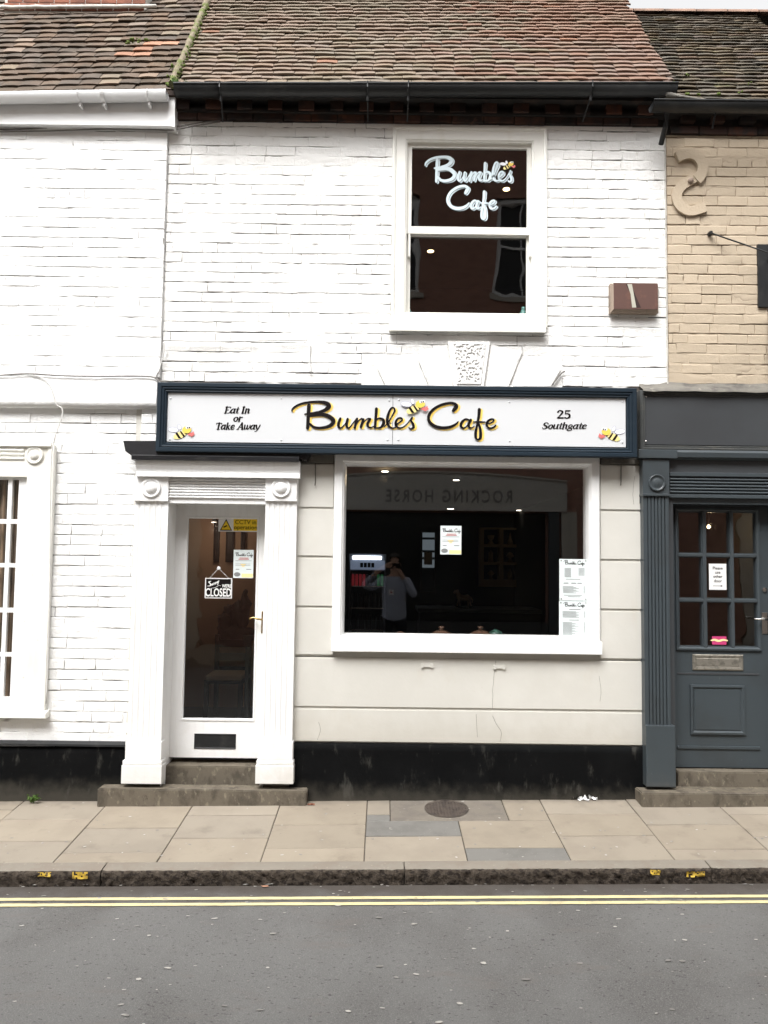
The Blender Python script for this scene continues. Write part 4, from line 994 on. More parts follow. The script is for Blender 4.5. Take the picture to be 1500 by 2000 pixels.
bm = B(); q = [AR - exr * 1.5 + upr * (nR * .0855), AR + exr * 4 + upr * (nR * .0855)]; v = [bm.verts.new(p) for p in (q[0], q[1], q[1] + Vector((0, 1.6, -1.8)), q[0] + Vector((0, 1.6, -1.8)))]
bm.faces.new(v); obj('rear_slope', bm, M_deck, roofR[0])
moss_clump('moss', [AR + exr * x + upr * v + nrr * .03 for x, v in ((.10, .05), (.13, .12), (.10, .22), (.09, .33), (.12, .42), (.16, .30), (.22, .08), (.30, .05), (.45, .06), (.09, .5), (.34, .5), (.62, .1), (.75, .3))], .016, rh, seed=13)
fl = B(); tube(fl, [P(1303, 184, -.22), P(1330, 189, -.27), P(1380, 196, -.28), P(1440, 201, -.26)], [.02, .012, .009, .004], 6)
obj('lead_flashing', fl, M_dirt, rh, smooth=True)

# ---- charcoal shopfront
sfR = R(1249, 768, 1760, 884, -.07)
shf = obj('shopfront', holed_wall(B(), X(1250, 900, -.03), XE, Z(1400, 985, -.03), Z(1400, 768, -.03), [], -.03, .03), M_char, rh)
bm = frame(B(), (X(1250, 830, -.07), XE, Z(1400, 882, -.07), Z(1400, 764, -.07)), [(0, .0), (0, -.075), (.012, -.085), (.02, -.085), (.026, -.07), (.036, -.072), (.042, -.06)])
obj('fascia_frame', bm, M_charw, shf)
fb = (X(1256, 830, -.06), XE - .05, Z(1400, 870, -.06), Z(1400, 772, -.06))
fbo = obj('fascia_board', bx(B(), fb[0], fb[1], -.062, -.02, fb[2], fb[3], .002), M_charf, shf)
for u, v in ((1262, 774.5), (1262, 862)):
    lathe_y(bm := B(), X(u, v, -.063), Z(u, v, -.063), [(.007, -.061), (.006, -.065), (.002, -.067)], 10); obj('screw', bm, M_steel, fbo)
for u, v, s in ((1257, 834, 5), (1257, 849, 7)):
    bm = poly(B(), pxpoly(((u - 1, v - s), (u + 2, v - s * .2), (u + 3, v + s * .5), (u, v + s * .4)), -.064), -.0645, -.06); obj('chipped_paint', bm, M_paper, fbo)
mz = [Z(1400, v, -.1) for v in (879, 884, 893, 897)]
obj('fascia_moulding', xprof(B(), X(1252, 888, -.1), XE, [(-.02, mz[0]), (-.085, mz[0]), (-.095, mz[1]), (-.09, mz[2]), (-.06, mz[3]), (-.02, mz[3])]), M_char, shf)
obj('moulding_patch', bx(B(), X(1247, 886, -.1), X(1323, 886, -.1), -.104, -.03, Z(1285, 895, -.1), Z(1285, 878, -.1), .004), M_char, shf)
obj('head_board', bx(B(), X(1308, 910, -.05), XE, -.042, .02, Z(1400, 924, -.045), Z(1400, 896, -.045)), M_charf, shf)
obj('head_bead', bx(B(), X(1308, 925, -.05), XE, -.062, .02, Z(1400, 931, -.055), Z(1400, 923.5, -.055), .003), M_char, shf)
for k in range(5):
    z = Z(1400, 936.5 + k * 6.3, -.055); obj('reed', xprof(B(), X(1308.5, 950, -.05), XE, [(-.0, z - .011), (-.044, z - .010), (-.055, z - .005), (-.057, z), (-.055, z + .006), (-.044, z + .010), (-.0, z + .0105)]), M_char, shf)
obj('head_bead', bx(B(), X(1308, 968, -.05), XE, -.06, .02, Z(1400, 973, -.055), Z(1400, 966, -.055), .003), M_char, shf)
pa, pb = X(1257, 1180, -.08), X(1309.5, 1180, -.08)
ppz = Z(1285, 966, -.08)
blk = obj('corner_block', bx(B(), pa, pb, -.088, .02, ppz, Z(1285, 897, -.08), .003), M_char, shf)
lathe_y(rb := B(), X(1283, 943, -.09), Z(1283, 943, -.09), [(.062, -.084), (.062, -.098), (.056, -.103), (.048, -.096), (.044, -.092), (.03, -.098), (.014, -.102), (.003, -.103)], 28)
obj('roundel', rb, M_char, blk, smooth=True)
pz1 = Z(1290, 1416, -.08)
prof = [(pa + .004, .02), (pa + .004, -.078), (pa + .03, -.078)]; n = 6; fw = (pb - pa - .045) / n
for k in range(n):
    x = pa + .03 + k * fw; prof += [(x + fw * .1, -.078), (x + fw * .18, -.066), (x + fw * .34, -.066), (x + fw * .42, -.078), (x + fw * .95, -.080)]
prof += [(pb - .004, -.078), (pb - .004, .02)]
bm = B(); lo = [bm.verts.new((x, y, pz1 - .01)) for x, y in prof]; hi = [bm.verts.new((x, y, ppz + .003)) for x, y in prof]
for i in range(len(prof) - 1): bm.faces.new((lo[i], lo[i + 1], hi[i + 1], hi[i]))
obj('pilaster', bm, M_char, shf)
obj('capital_bead', bx(B(), pa - .003, pb + .004, -.094, .02, ppz - .012, ppz + .006, .004), M_char, shf)
obj('plinth_block', bx(B(), pa + .004, X(1319, 1475, -.09), -.098, .02, Z(1290, 1537, -.09), pz1, .006), M_char, shf)
# door in its recess
RYD = .10
rd = (X(1312, 1240, RYD), X(1516, 1240, RYD), Z(1400, 1499, RYD), Z(1400, 975, RYD))
pc = [(1326.5, 1370), (1380.5, 1425), (1433.5, 1477)]; prw = [(1001, 1080), (1089.5, 1168), (1177.5, 1262)]
ph = [(X(a, 1130, RYD), X(b, 1130, RYD), Z(1400, d, RYD), Z(1400, c, RYD)) for a, b in pc for c, d in prw]
obj('door_recess', frame(B(), (rdO[0] + .002, rdO[1] - .002, -.15, rdO[3] - .002), [(-.03, .012), (-.03, -.034), (0, -.034), (0, RYD + .04), (.05, RYD + .04)]), M_charf, shf)
rdoor = obj('door', holed_wall(B(), rd[0], rd[1], rd[2], rd[3], ph, RYD, RYD + .045), M_char, rh)
pr_ = (X(1319, 1130, RYD), X(1484, 1130, RYD), Z(1400, 1270, RYD), Z(1400, 993, RYD))
obj('glazing_moulding', frame(B(), pr_, [(-.002, RYD + .002), (0, RYD - .014), (.012, RYD - .016), (.022, RYD - .006), (.026, RYD + .002)]), M_char, rdoor)
for (a, b) in ((1370, 1380.5), (1425, 1433.5)):
    m_ = (X(a, 1130, RYD) + X(b, 1130, RYD)) / 2
    obj('glazing_bar', bx(B(), m_ - .013, m_ + .013, RYD - .012, RYD + .001, pr_[2] + .02, pr_[3] - .02, .005), M_char, rdoor)
for (a, b) in ((1080, 1089.5), (1168, 1177.5)):
    m_ = (Z(1400, a, RYD) + Z(1400, b, RYD)) / 2
    obj('glazing_bar', bx(B(), pr_[0] + .02, pr_[1] - .02, RYD - .0105, RYD + .001, m_ - .012, m_ + .012, .005), M_char, rdoor)
for h in ph: pane('glass_pane', h, RYD + .02, M_glassw, rdoor)
obj('raised_panel', frame(B(), R(1348, 1338, 1454, 1434, RYD), [(-.002, RYD + .002), (0, RYD - .014), (.014, RYD - .016), (.024, RYD - .006), (.03, RYD - .004), (.034, RYD - .009)], cap=True), M_char, rdoor)
rr = R(1322, 1314, 1482, 1318, RYD); obj('rail_groove', bx(B(), rr[0], rr[1], RYD - .004, RYD + .001, rr[2], rr[3], .0015), M_charf, rdoor)
rr = R(1322, 1457, 1484, 1463, RYD); obj('weather_rail', bx(B(), rr[0], rr[1], RYD - .010, RYD + .001, rr[2], rr[3], .004), M_char, rdoor)
lp = R(1352, 1278, 1451, 1309, RYD)
lpo = obj('letter_plate', frame(B(), lp, [(0, RYD + .001), (0, RYD - .006), (.008, RYD - .010), (.026, RYD - .006), (.028, RYD - .004), (.032, RYD - .007)], cap=True), M_plate, rdoor)
hp_ = R(1487, 1196, 1499, 1238, RYD); hh = obj('handle_plate', bx(B(), hp_[0], hp_[1], RYD - .006, RYD + .001, hp_[2], hp_[3], .003), M_steel, rdoor)
z = Z(1490, 1209, RYD); obj('lever', tube(B(), [(hp_[0] + .03, RYD - .004, z), (hp_[0] + .03, RYD - .045, z), (hp_[0] - .01, RYD - .05, z + .001), (hp_[0] - .075, RYD - .05, z + .003)], [.008, .008, .0075, .006], 8), M_steel, hh, smooth=True)
lathe_y(bm := B(), X(1493, 1152, RYD), Z(1493, 1152, RYD), [(.018, RYD), (.018, RYD - .008), (.01, RYD - .01)], 16); obj('lock_rose', bm, M_steel, rdoor)
# capping above the fascia, ragged cement and lead
bm = B(); n = 60; rows = []
for y, v in ((-.1, 768), (-.09, 761), (-.05, 756), (-.012, 750), (.0, 745)):
    rows.append([bm.verts.new((X(1248, 760) + (XE - X(1248, 760)) * i / n, y + .008 * ns(i * .6, y * 20, 2), Z(1400, v, -.05) + .010 * ns(i * .5, y * 9, 4) + (-.012 if v < 765 and i < 3 else 0))) for i in range(n + 1)])
for a, b in zip(rows, rows[1:]):
    for i in range(n): bm.faces.new((a[i], a[i + 1], b[i + 1], b[i]))
obj('lead_capping', bm, M_dirt, shf, smooth=True)

# ================================================================== THE SHOP SIGN
SY = -.165
sO = R(305, 752, 1245, 888, SY)
sign = thing('shop_sign', ((sO[0] + sO[1]) / 2, SY, sO[2]), 'long white cafe name board in a navy moulded frame', 'sign')
obj('backing_box', bx(B(), sO[0] + .012, sO[1] - .012, -.12, -.002, sO[2] + .012, sO[3] - .006), M_hood, sign)
obj('frame', frame(B(), sO, [(.004, -.11), (0, -.12), (0, SY + .006), (.006, SY), (.028, SY), (.034, SY + .008), (.040, SY + .004), (.048, SY + .006), (.054, SY + .014), (.062, SY + .011), (.070, SY + .022), (.072, SY + .040)]), M_navy, sign)
PY = SY + .032
pR_ = R(325, 770, 1222, 868, PY); xm = X(767, 820, PY)
pn1 = obj('panel', bx(B(), pR_[0], xm - .0015, PY, PY + .006, pR_[2], pR_[3], .001), M_panel, sign)
pn2 = obj('panel', bx(B(), xm + .0015, pR_[1], PY, PY + .006, pR_[2], pR_[3], .001), M_panel, sign)
for u, v, p in ((333, 778, pn1), (549, 778, pn1), (760, 782, pn1), (332, 858, pn1), (549, 859, pn1), (757, 861, pn1), (779, 781, pn2), (995, 785, pn2), (1216, 785, pn2), (778, 861, pn2), (995, 863, pn2), (1215, 866, pn2)):
    if v > 860: v -= 2
    lathe_y(bm := B(), X(u, v, PY), Z(u, v, PY), [(.0075, PY + .001), (.007, PY - .003), (.004, PY - .005)], 10); obj('screw_cap', bm, M_panel, p, smooth=True)
D = 1363.6
def sh(st): return [[(u + D, v, w_) for u, v, w_ in s] for s in st]
W1 = [[(70, 225, 18), (82, 193, 24), (130, 157, 27), (200, 128, 28), (290, 110, 30), (400, 102, 32), (490, 110, 44), (548, 135, 60), (558, 168, 62), (520, 207, 48), (450, 234, 36), (380, 247, 28), (300, 260, 24), (242, 267, 18)],
      [(297, 150, 50), (287, 300, 46), (280, 455, 44)],
      [(305, 287, 34), (400, 274, 44), (480, 272, 50), (560, 297, 55), (618, 347, 58), (602, 400, 50), (540, 435, 40), (440, 450, 34), (360, 437, 34), (306, 395, 32)],
      [(715, 325, 34), (693, 380, 36), (690, 425, 36), (712, 450, 24), (745, 435, 16), (785, 385, 12), (806, 345, 16)], [(812, 332, 34), (797, 395, 36), (805, 440, 30), (835, 446, 20), (880, 392, 14), (925, 335, 16)],
      [(937, 328, 34), (905, 448, 34)], [(915, 425, 12), (955, 358, 12), (995, 328, 22), (1015, 340, 26)], [(1020, 335, 34), (988, 440, 34)], [(1000, 415, 12), (1048, 348, 12), (1092, 325, 22), (1108, 338, 26)], [(1112, 332, 32), (1077, 392, 34), (1087, 435, 28), (1120, 444, 18), (1160, 430, 12)],
      [(1194, 195, 40), (1187, 300, 36), (1175, 448, 34)], [(1185, 348, 18), (1230, 322, 22), (1283, 342, 38), (1288, 395, 42), (1250, 444, 26), (1195, 449, 18)],
      [(1300, 430, 10), (1345, 385, 16), (1400, 295, 16), (1438, 220, 24), (1420, 182, 22), (1385, 196, 26), (1352, 270, 34), (1338, 350, 38), (1355, 420, 34), (1400, 450, 20), (1450, 445, 14)]] + sh([
      [(80, 420, 10), (110, 395, 14), (168, 352, 20), (165, 323, 24), (122, 322, 22), (90, 365, 32), (92, 420, 32), (132, 450, 22), (190, 437, 16), (250, 382, 12), (296, 320, 18)],
      [(305, 308, 24), (291, 350, 24), (318, 400, 36), (322, 443, 34), (290, 463, 20), (266, 450, 20)]])
W2 = sh([[(852, 222, 40), (880, 185, 55), (894, 152, 48), (850, 122, 34), (780, 122, 34), (680, 150, 34), (580, 210, 36), (527, 290, 38), (532, 360, 42), (590, 418, 44), (690, 448, 42), (800, 440, 38), (880, 405, 30), (918, 368, 18)],
         [(1066, 347, 22), (1020, 333, 24), (972, 367, 34), (953, 418, 36), (982, 452, 24), (1030, 430, 16), (1072, 372, 14)], [(1086, 342, 34), (1057, 400, 36), (1067, 443, 28), (1100, 448, 16), (1135, 425, 10)],
         [(1199, 205, 44), (1191, 300, 38), (1172, 400, 32), (1152, 500, 36), (1152, 575, 36), (1180, 605, 24), (1213, 578, 38), (1214, 480, 38), (1192, 395, 26)], [(1118, 368, 10), (1200, 370, 24), (1280, 372, 12)],
         [(1296, 398, 10), (1365, 377, 18), (1392, 343, 24), (1360, 333, 22), (1313, 362, 32), (1297, 410, 34), (1330, 453, 24), (1385, 444, 22), (1418, 415, 20)]])
SCL = 1500 / 220
def on_sign(yy):
    def fn(u, v):
        q = P(560 + u / SCL, 770 + v / SCL, yy); return q.x, q.z
    return fn
def off_fn(fn, du, dv): return lambda u, v: fn(u + du, v + dv)
f0 = on_sign(PY)
obj('pale_shadow', pen(B(), W1 + W2, off_fn(f0, 27, 13), PY - .0006, dw=11), M_goldl, sign)
obj('gold_shadow', pen(B(), W1 + W2, off_fn(f0, 20, 9), PY - .0026, dw=4), M_gold, sign)
obj('white_outline', pen(B(), W1 + W2, f0, PY - .0046, dw=5), M_panel, sign)
obj('name_lettering', pen(B(), W1 + W2, f0, PY - .0066), M_ink, sign)
G = {'E': (9.5, [[(2, 0, 2.6), (2, 13, 2.6)], [(0, .6, 1.2), (8, .6, 1.2)], [(0, 12.4, 1.2), (8.5, 12.4, 1.2)], [(2, 6.8, 1.2), (6, 6.8, 1.2)], [(8, .6, 1.2), (8.5, 3, 1)], [(8.5, 12.4, 1.2), (8.5, 10, 1)]]),
     'a': (8.8, [[(6.5, 8.3, 1.4), (4, 8.8, 1.6), (1.2, 6, 2.4), (1, 2.5, 2.4), (2.5, .6, 1.6), (4.5, 1.8, 1.2), (6.5, 5, 1.2)], [(6.8, 8.8, 2.4), (6.3, 2, 2.4), (7, .5, 1.6), (8.5, 1.2, 1)]]),
     't': (5.5, [[(2.8, 12, 1.6), (2.3, 4, 2.4), (2.3, 1.5, 2.2), (3.5, .5, 1.4), (5, 1.2, 1)], [(.3, 8.6, 1.2), (5.3, 8.6, 1.2)]]),
     'I': (5.2, [[(2, 0, 2.8), (2, 13, 2.8)], [(0, .6, 1.2), (4.2, .6, 1.2)], [(0, 12.4, 1.2), (4.2, 12.4, 1.2)]]),
     'n': (8.6, [[(1.5, 9, 2.4), (1.5, 0, 2.4)], [(1.5, 6, 1.2), (3.5, 8.5, 1.4), (5.8, 8.5, 2), (6.2, 7, 2.4), (6, 1.5, 2.4), (6.8, .4, 1.4), (8, 1, 1)]]),
     'o': (8, [[(3.8, 8.6, 1.4), (1.4, 6.8, 2.2), (1, 3.4, 2.4), (2.8, .6, 1.6), (5.2, 1.4, 1.9), (6.5, 5, 2.4), (5.6, 8, 1.9), (3.8, 8.6, 1.4)]]),
     'r': (6.2, [[(1.5, 9, 2.4), (1.5, 0, 2.4)], [(1.5, 6, 1.2), (3.5, 8.4, 1.4), (5.3, 8.3, 2.2)]]),
     'T': (9.5, [[(5, 0, 2.6), (5, 13, 2.6)], [(.5, 12.4, 1.2), (9.5, 12.4, 1.2)], [(.5, 12.4, 1), (.5, 10, 1)], [(9.5, 12.4, 1), (9.5, 10, 1)], [(3, .6, 1.2), (7, .6, 1.2)]]),
     'k': (8, [[(1.5, 13, 2.4), (1.5, 0, 2.4)], [(6, 8.5, 1.6), (2, 4.8, 1.2)], [(3, 5.3, 1.6), (5.5, 1, 2.4), (7.5, .6, 1.2)]]),
     'e': (7.4, [[(1.2, 4.2, 1.2), (5, 5, 1.2), (6, 7, 1.6), (4.3, 8.7, 1.6), (1.6, 7, 2.4), (1, 3.5, 2.6), (2.5, .7, 2), (5, .8, 1.4), (6.5, 2.4, 1)]]),
     'A': (11.2, [[(.8, .4, 1.2), (6, 13, 1.4)], [(6, 13, 2.8), (9, .4, 2.8)], [(2.8, 4.6, 1.2), (7.6, 4.6, 1.2)], [(-.8, .6, 1.2), (2.5, .6, 1.2)], [(7, .6, 1.2), (10.8, .6, 1.2)]]),
     'w': (11, [[(.8, 8.8, 2.2), (1.2, 2, 2.4), (2.5, .5, 1.6), (4.5, 3, 1.2), (5.5, 8.5, 2)], [(5.4, 8, 2.4), (5.4, 2, 2.4), (7, .5, 1.6), (9.3, 3.5, 1.6), (9.8, 8.6, 1.6)]]),
     'y': (8, [[(.8, 8.8, 2.2), (2.2, 3, 2.4), (3.5, 1, 1.8)], [(7.3, 8.8, 2), (6, 4, 1.8), (3, -3, 1.4), (.5, -3.5, 1.6)]]),
     '2': (9.2, [[(1, 10, 2.2), (3, 12.6, 1.6), (6.5, 11.5, 2.4), (6.8, 9, 2.4), (4, 5, 1.6), (1, 1.2, 1.4)], [(.8, 1, 2.2), (7.8, 1, 2.2)]]),
     '5': (9, [[(7.5, 12.2, 2), (2, 12.2, 2)], [(2, 12, 1.2), (1.6, 7, 1.2)], [(1.6, 6.8, 1.2), (4, 7.8, 1.6), (7, 6, 2.4), (7, 2.5, 2.4), (4, .5, 1.6), (1, 1.5, 2)]]),
     'S': (9.2, [[(8, 9.5, 1.2), (7, 12.2, 1.4), (4, 12.7, 1.6), (1.8, 10.5, 2.4), (3, 7.8, 2.6), (6, 5.8, 2.6), (7.2, 3, 2.4), (5, .6, 1.6), (2, .7, 1.4), (.6, 3, 1.2)]]),
     'u': (8.7, [[(1.2, 8.8, 2.2), (1.2, 2, 2.4), (2.8, .5, 1.6), (5, 2, 1.2), (6.3, 5, 1.2)], [(6.5, 9, 2.4), (6.3, 2, 2.4), (7.2, .5, 1.4), (8.3, 1.2, 1)]]),
     'h': (8.6, [[(1.5, 13, 2.4), (1.5, 0, 2.4)], [(1.5, 6, 1.2), (3.5, 8.5, 1.4), (5.8, 8.5, 2), (6.2, 7, 2.4), (6, 1.5, 2.4), (6.8, .4, 1.4), (8, 1, 1)]]),
     'g': (8, [[(6, 8, 1.4), (4, 8.8, 1.4), (1.3, 7, 2), (1.5, 4.6, 2), (4, 3.6, 1.4), (6, 5, 2), (6, 7.5, 2)], [(2, 3.5, 1.4), (1.8, 1.8, 1.4), (6, 1, 2), (6.5, -1.5, 1.8), (3, -3.2, 1.4), (0, -2, 1.6), (1.5, .8, 1.4)]]), ' ': (4.6, [])}
def serif(bm, s, x0, x1, ybase, cap, slant, y):
    """italic serif line fitted between photo columns x0 and x1 on the sign"""
    tot = sum(G[c][0] for c in s); kx = (x1 - x0) / tot; ky = cap / 13; cx = 0
    for ci, c in enumerate(s):
        def fn(u, v, cx=cx):
            q = P(x0 + (cx + u + slant * v) * kx, ybase - v * ky, PY); return q.x, q.z
        pen(bm, G[c][1], fn, y - .0004 * (ci % 2), sub=4, wmul=1.12); cx += G[c][0]
bm = B()
serif(bm, 'Eat In', 438, 487.5, 807.5, 13, .2, PY - .002); serif(bm, 'or', 455, 472.5, 823.5, 13, .2, PY - .002); serif(bm, 'Take Away', 420, 507, 839, 13, .2, PY - .002)
obj('slogan_lettering', bm, M_ink, sign)
bm = B(); serif(bm, '25', 1088, 1115, 817.5, 16, 0, PY - .002); serif(bm, 'Southgate', 1058, 1145, 838, 12.5, .2, PY - .002)
obj('address_lettering', bm, M_ink, sign)
def bee(parent, fn, Y, dark=False):
    """striped bee emblem drawn in the pixel space of a 1500-wide crop of 80 photo pixels"""
    def el(cx, cy2, a, b, rot, n=22): return [(cx + a * math.cos(t) * math.cos(rot) - b * math.sin(t) * math.sin(rot), cy2 + a * math.cos(t) * math.sin(rot) + b * math.sin(t) * math.cos(rot)) for t in (i * 2 * math.pi / n for i in range(n))]
    e = obj('bee_emblem', blob(blob(B(), el(350, 460, 200, 98, .12), fn, Y), el(570, 360, 66, 110, -.35), fn, Y - .0002), M_wingl if not dark else M_wing, parent)
    obj('wing', blob(blob(B(), el(350, 460, 184, 82, .12), fn, Y - .0008), el(572, 362, 52, 96, -.35), fn, Y - .001), M_wing, e)
    obj('bee_body', blob(B(), el(590, 655, 250, 120, -.42), fn, Y - .0016), M_beep, e)
    st = B()
    for pts in (((425, 590), (500, 560), (640, 770), (540, 775)), ((590, 530), (630, 495), (790, 700), (715, 720)), ((740, 560), (800, 590), (850, 590), (830, 640), (770, 600))): blob(st, pts, fn, Y - .0024)
    obj('bee_stripe', st, M_ink, e)
    obj('bee_head', blob(B(), el(845, 460, 165, 130, -.1), fn, Y - .003), M_beey, e)
    obj('bee_eye', blob(blob(B(), el(865, 375, 62, 55, 0), fn, Y - .0036), el(960, 365, 46, 48, 0), fn, Y - .0038), M_wing, e)
    obj('bee_pupil', blob(blob(B(), el(878, 390, 24, 26, 0), fn, Y - .0044), el(948, 378, 24, 28, 0), fn, Y - .0046), M_ink, e)
    obj('bee_posy', blob(B(), ((860, 650), (960, 570), (1010, 580), (1100, 520), (1110, 590), (1140, 630), (1080, 680), (1010, 720), (960, 680)), fn, Y - .0034), M_pink, e)
def beefn(x0, y0, w_, flip=False, yy=PY, sy=1.0):
    k = w_ / 1500
    def fn(u, v):
        q = P(x0 + (1500 - u if flip else u) * k, y0 + v * k * sy, yy); return q.x, q.z
    return fn
bee(sign, beefn(320, 815, 80), PY - .002)
bee(sign, beefn(1148, 818, 82, True), PY - .002)
bee(sign, beefn(774, 764.5, 83), PY - .012)

# vinyl name on the upstairs glass
vroot = thing('window_lettering', P(915, 440, .03), 'pale blue script cafe name on the upper sash glass', 'lettering')
def vf(dx, dy, x0=829.0, y0=304.5, u0=58, v0=85, kx=.1040, ky=.1345):
    def fn(u, v):
        q = P(x0 + (u - u0) * kx + dx, y0 + (v - v0) * ky + dy, .036); return q.x, q.z
    return fn
def vf2(dx, dy): return vf(dx, dy, 872.5, 361.5, 510 + D, 103, .1060, .1330)
obj('drop_shadow', pen(pen(B(), W1, vf(3, 1.5), .0375, dw=8), W2, vf2(3, 1.5), .0375, dw=8), M_vinyl, vroot)
obj('keyline', pen(pen(B(), W1, vf(.6, .3), .0350, dw=14), W2, vf2(.6, .3), .0350, dw=14), M_vinylg, vroot)
obj('script', pen(pen(B(), W1, vf(0, 0), .0328, dw=5), W2, vf2(0, 0), .0328, dw=5), M_vinyl, vroot)
bee(vroot, beefn(972, 305, 46, yy=.03, sy=1.05), .034, True)

# ================================================================== NOTICES ON THE GLASS
def mapper(r, yy, flip=False):
    """0..1 across, 0..1 down inside rectangle r"""
    return lambda u, v: (r[0] + (r[1] - r[0]) * u, r[3] - (r[3] - r[2]) * v)
def logo_on(parent, r, yy, u0, u1, v0, v1, m=M_ink):
    fn = mapper(r, yy); W = W1 + W2
    def f(u, v): return fn(u0 + (u - 58) / (2800 - 58) * (u1 - u0), v0 + (v - 90) / (620 - 90) * (v1 - v0))
    obj('script_title', pen(B(), W, f, yy, sub=3, dw=14), m, parent)
def lines_on(bm, r, yy, rows):
    fn = mapper(r, yy)
    for u0, u1, v, h in rows:
        x0, z1 = fn(u0, v - h / 2); x1, z0 = fn(u1, v + h / 2)
        bm.faces.new([bm.verts.new(p) for p in ((x0, yy, z0), (x1, yy, z0), (x1, yy, z1), (x0, yy, z1))])
    return bm
def leaflet(r, y, label):
    t = thing('leaflet', ((r[0] + r[1]) / 2, y, r[2]), label, 'leaflet')
    obj('sheet', bx(B(), r[0], r[1], y, y + .0015, r[2], r[3]), M_paperb, t)
    logo_on(t, r, y - .001, .07, .97, .09, .27)
    obj('red_print', lines_on(B(), r, y - .001, [(.3, .75, .29, .02), (.25, .78, .335, .02)]), M_inkr, t)
    obj('grey_print', lines_on(B(), r, y - .001, [(.1, .9, .385, .012), (.1, .85, .5, .01), (.1, .85, .55, .01), (.12, .3, .69, .025), (.65, .9, .69, .025)]), M_inkg, t)
    obj('gold_print', lines_on(B(), r, y - .001, [(.36, .62, .52, .055), (.42, .56, .585, .04), (.42, .99, .91, .13)]), M_goldl, t)
    fn = mapper(r, y); q = lambda a, b: [(.2 + a * math.cos(t_ * math.pi / 8), .87 + b * math.sin(t_ * math.pi / 8)) for t_ in range(16)]
    obj('cup_print', blob(blob(B(), q(.16, .075), fn, y - .0014), q(.10, .03), fn, y - .002), M_inkg, t)
    return t
leaflet(R(860, 1027, 901, 1083, .045), .040, 'small white leaflet with gold foot stuck near the middle of the shop window')
leaflet(R(456, 1074, 495, 1129, YD + .01), YD + .008, 'small white leaflet with gold foot stuck inside the white door glass')
def menu(r, y, label, rows):
    t = thing('menu_sheet', ((r[0] + r[1]) / 2, y, r[2]), label, 'menu')
    obj('sheet', bx(B(), r[0], r[1], y, y + .003, r[2], r[3]), M_paperb, t)
    logo_on(t, r, y - .001, .15, .9, .03, .17)
    obj('menu_print', lines_on(B(), r, y - .001, rows), M_inkg, t)
    for a, b in ((.06, .04), (.94, .04), (.06, .96), (.94, .96)):
        x, z = mapper(r, y)(a, b); lathe_y(bm := B(), x, z, [(.005, y), (.004, y - .003)], 8); obj('fixing_stud', bm, M_steel, t)
rw1 = [(.18, .42, .22 + .021 * k, .008) for k in range(11)] + [(.68, .9, .22 + .024 * k, .008) for k in range(8)] + [(.22, .75, .485, .012), (.15, .32, .58, .02), (.42, .6, .58, .02), (.64, .8, .58, .02)] + [(.12, .5 + .1 * (k % 3), .66 + .022 * k, .008) for k in range(8)] + [(.86, .92, .66 + .022 * k, .008) for k in range(8)] + [(.15, .8, .87, .01), (.3, .75, .905, .01)]
rw2 = [(.35, .75, .2, .014)] + [(.12, .6 + .1 * (k % 2), .25 + .02 * k, .008) for k in range(8)] + [(.35, .7, .455, .014)] + [(.12, .45 + .12 * (k % 3), .51 + .02 * k, .008) for k in range(16)] + [(.86, .92, .25 + .02 * k, .008) for k in range(8)] + [(.86, .92, .51 + .02 * k, .008) for k in range(14)] + [(.2, .85, .86, .01), (.25, .75, .91, .01)]
menu(R(1092, 1092, 1146.5, 1173, .045), .034, 'upper of two white menu sheets at the right edge of the shop window', rw1)
menu(R(1091.5, 1174, 1147, 1255, .045), .034, 'lower of two white menu sheets at the right edge of the shop window', rw2)
# CCTV sticker
r = R(427, 1012, 505, 1038.5, YD + .01); t = thing('cctv_sticker', ((r[0] + r[1]) / 2, YD, r[2]), 'yellow and white CCTV warning sticker at the top of the white door glass', 'sticker'); y = YD + .006
obj('sheet', bx(B(), r[0], r[1], y, y + .0015, r[2], r[3]), M_paper, t); fn = mapper(r, y)
obj('yellow_field', blob(B(), ((.375, .07), (.985, .07), (.985, .93), (.375, .93)), fn, y - .001), M_cctv, t)
obj('triangle_edge', blob(B(), ((.19, .07), (.345, .93), (.035, .93)), fn, y - .001), M_ink, t)
obj('triangle', blob(B(), ((.19, .2), (.31, .86), (.07, .86)), fn, y - .0018), M_cctv, t)
obj('camera_mark', blob(B(), ((.12, .64), (.21, .52), (.225, .6), (.135, .74)), fn, y - .0026), M_ink, t)
H_ = r[3] - r[2]
bm = B()
for s, v in (('CCTV in', .44), ('operation', .82)):
    cx, cz = r[0] + (r[1] - r[0]) * .68, r[3] - H_ * v
    text2d(bm, s, lambda a, b, cx=cx, cz=cz: (cx + a, cz + b), size=H_ * .44, off=0.0, xs=1.0, y=y - .003)
obj('lettering', bm, M_ink, t)
# closed sign hung on a cord from a hook
r = R(400.5, 1129, 453.5, 1168.5, YD + .01); t = thing('closed_sign', ((r[0] + r[1]) / 2, YD, r[2]), 'small black closed sign hanging on a cord inside the white door glass', 'sign'); y = YD + .004
obj('white_edge', bx(B(), r[0], r[1], y, y + .004, r[2], r[3]), M_paper, t); fn = mapper(r, y); W_, H_ = r[1] - r[0], r[3] - r[2]
obj('black_face', blob(B(), ((.04, .045), (.96, .045), (.96, .955), (.04, .955)), fn, y - .001), M_ink, t)
bm = B(); text2d(bm, 'CLOSED', lambda a, b: (r[0] + W_ * .5 + a, r[3] - H_ * .9 + b), size=H_ * .56, off=H_ * .012, xs=.62, y=y - .0025)
text2d(bm, "WE'RE", lambda a, b: (r[0] + W_ * .80 + a, r[3] - H_ * .46 + b), size=H_ * .22, off=H_ * .008, xs=.72, y=y - .0025)
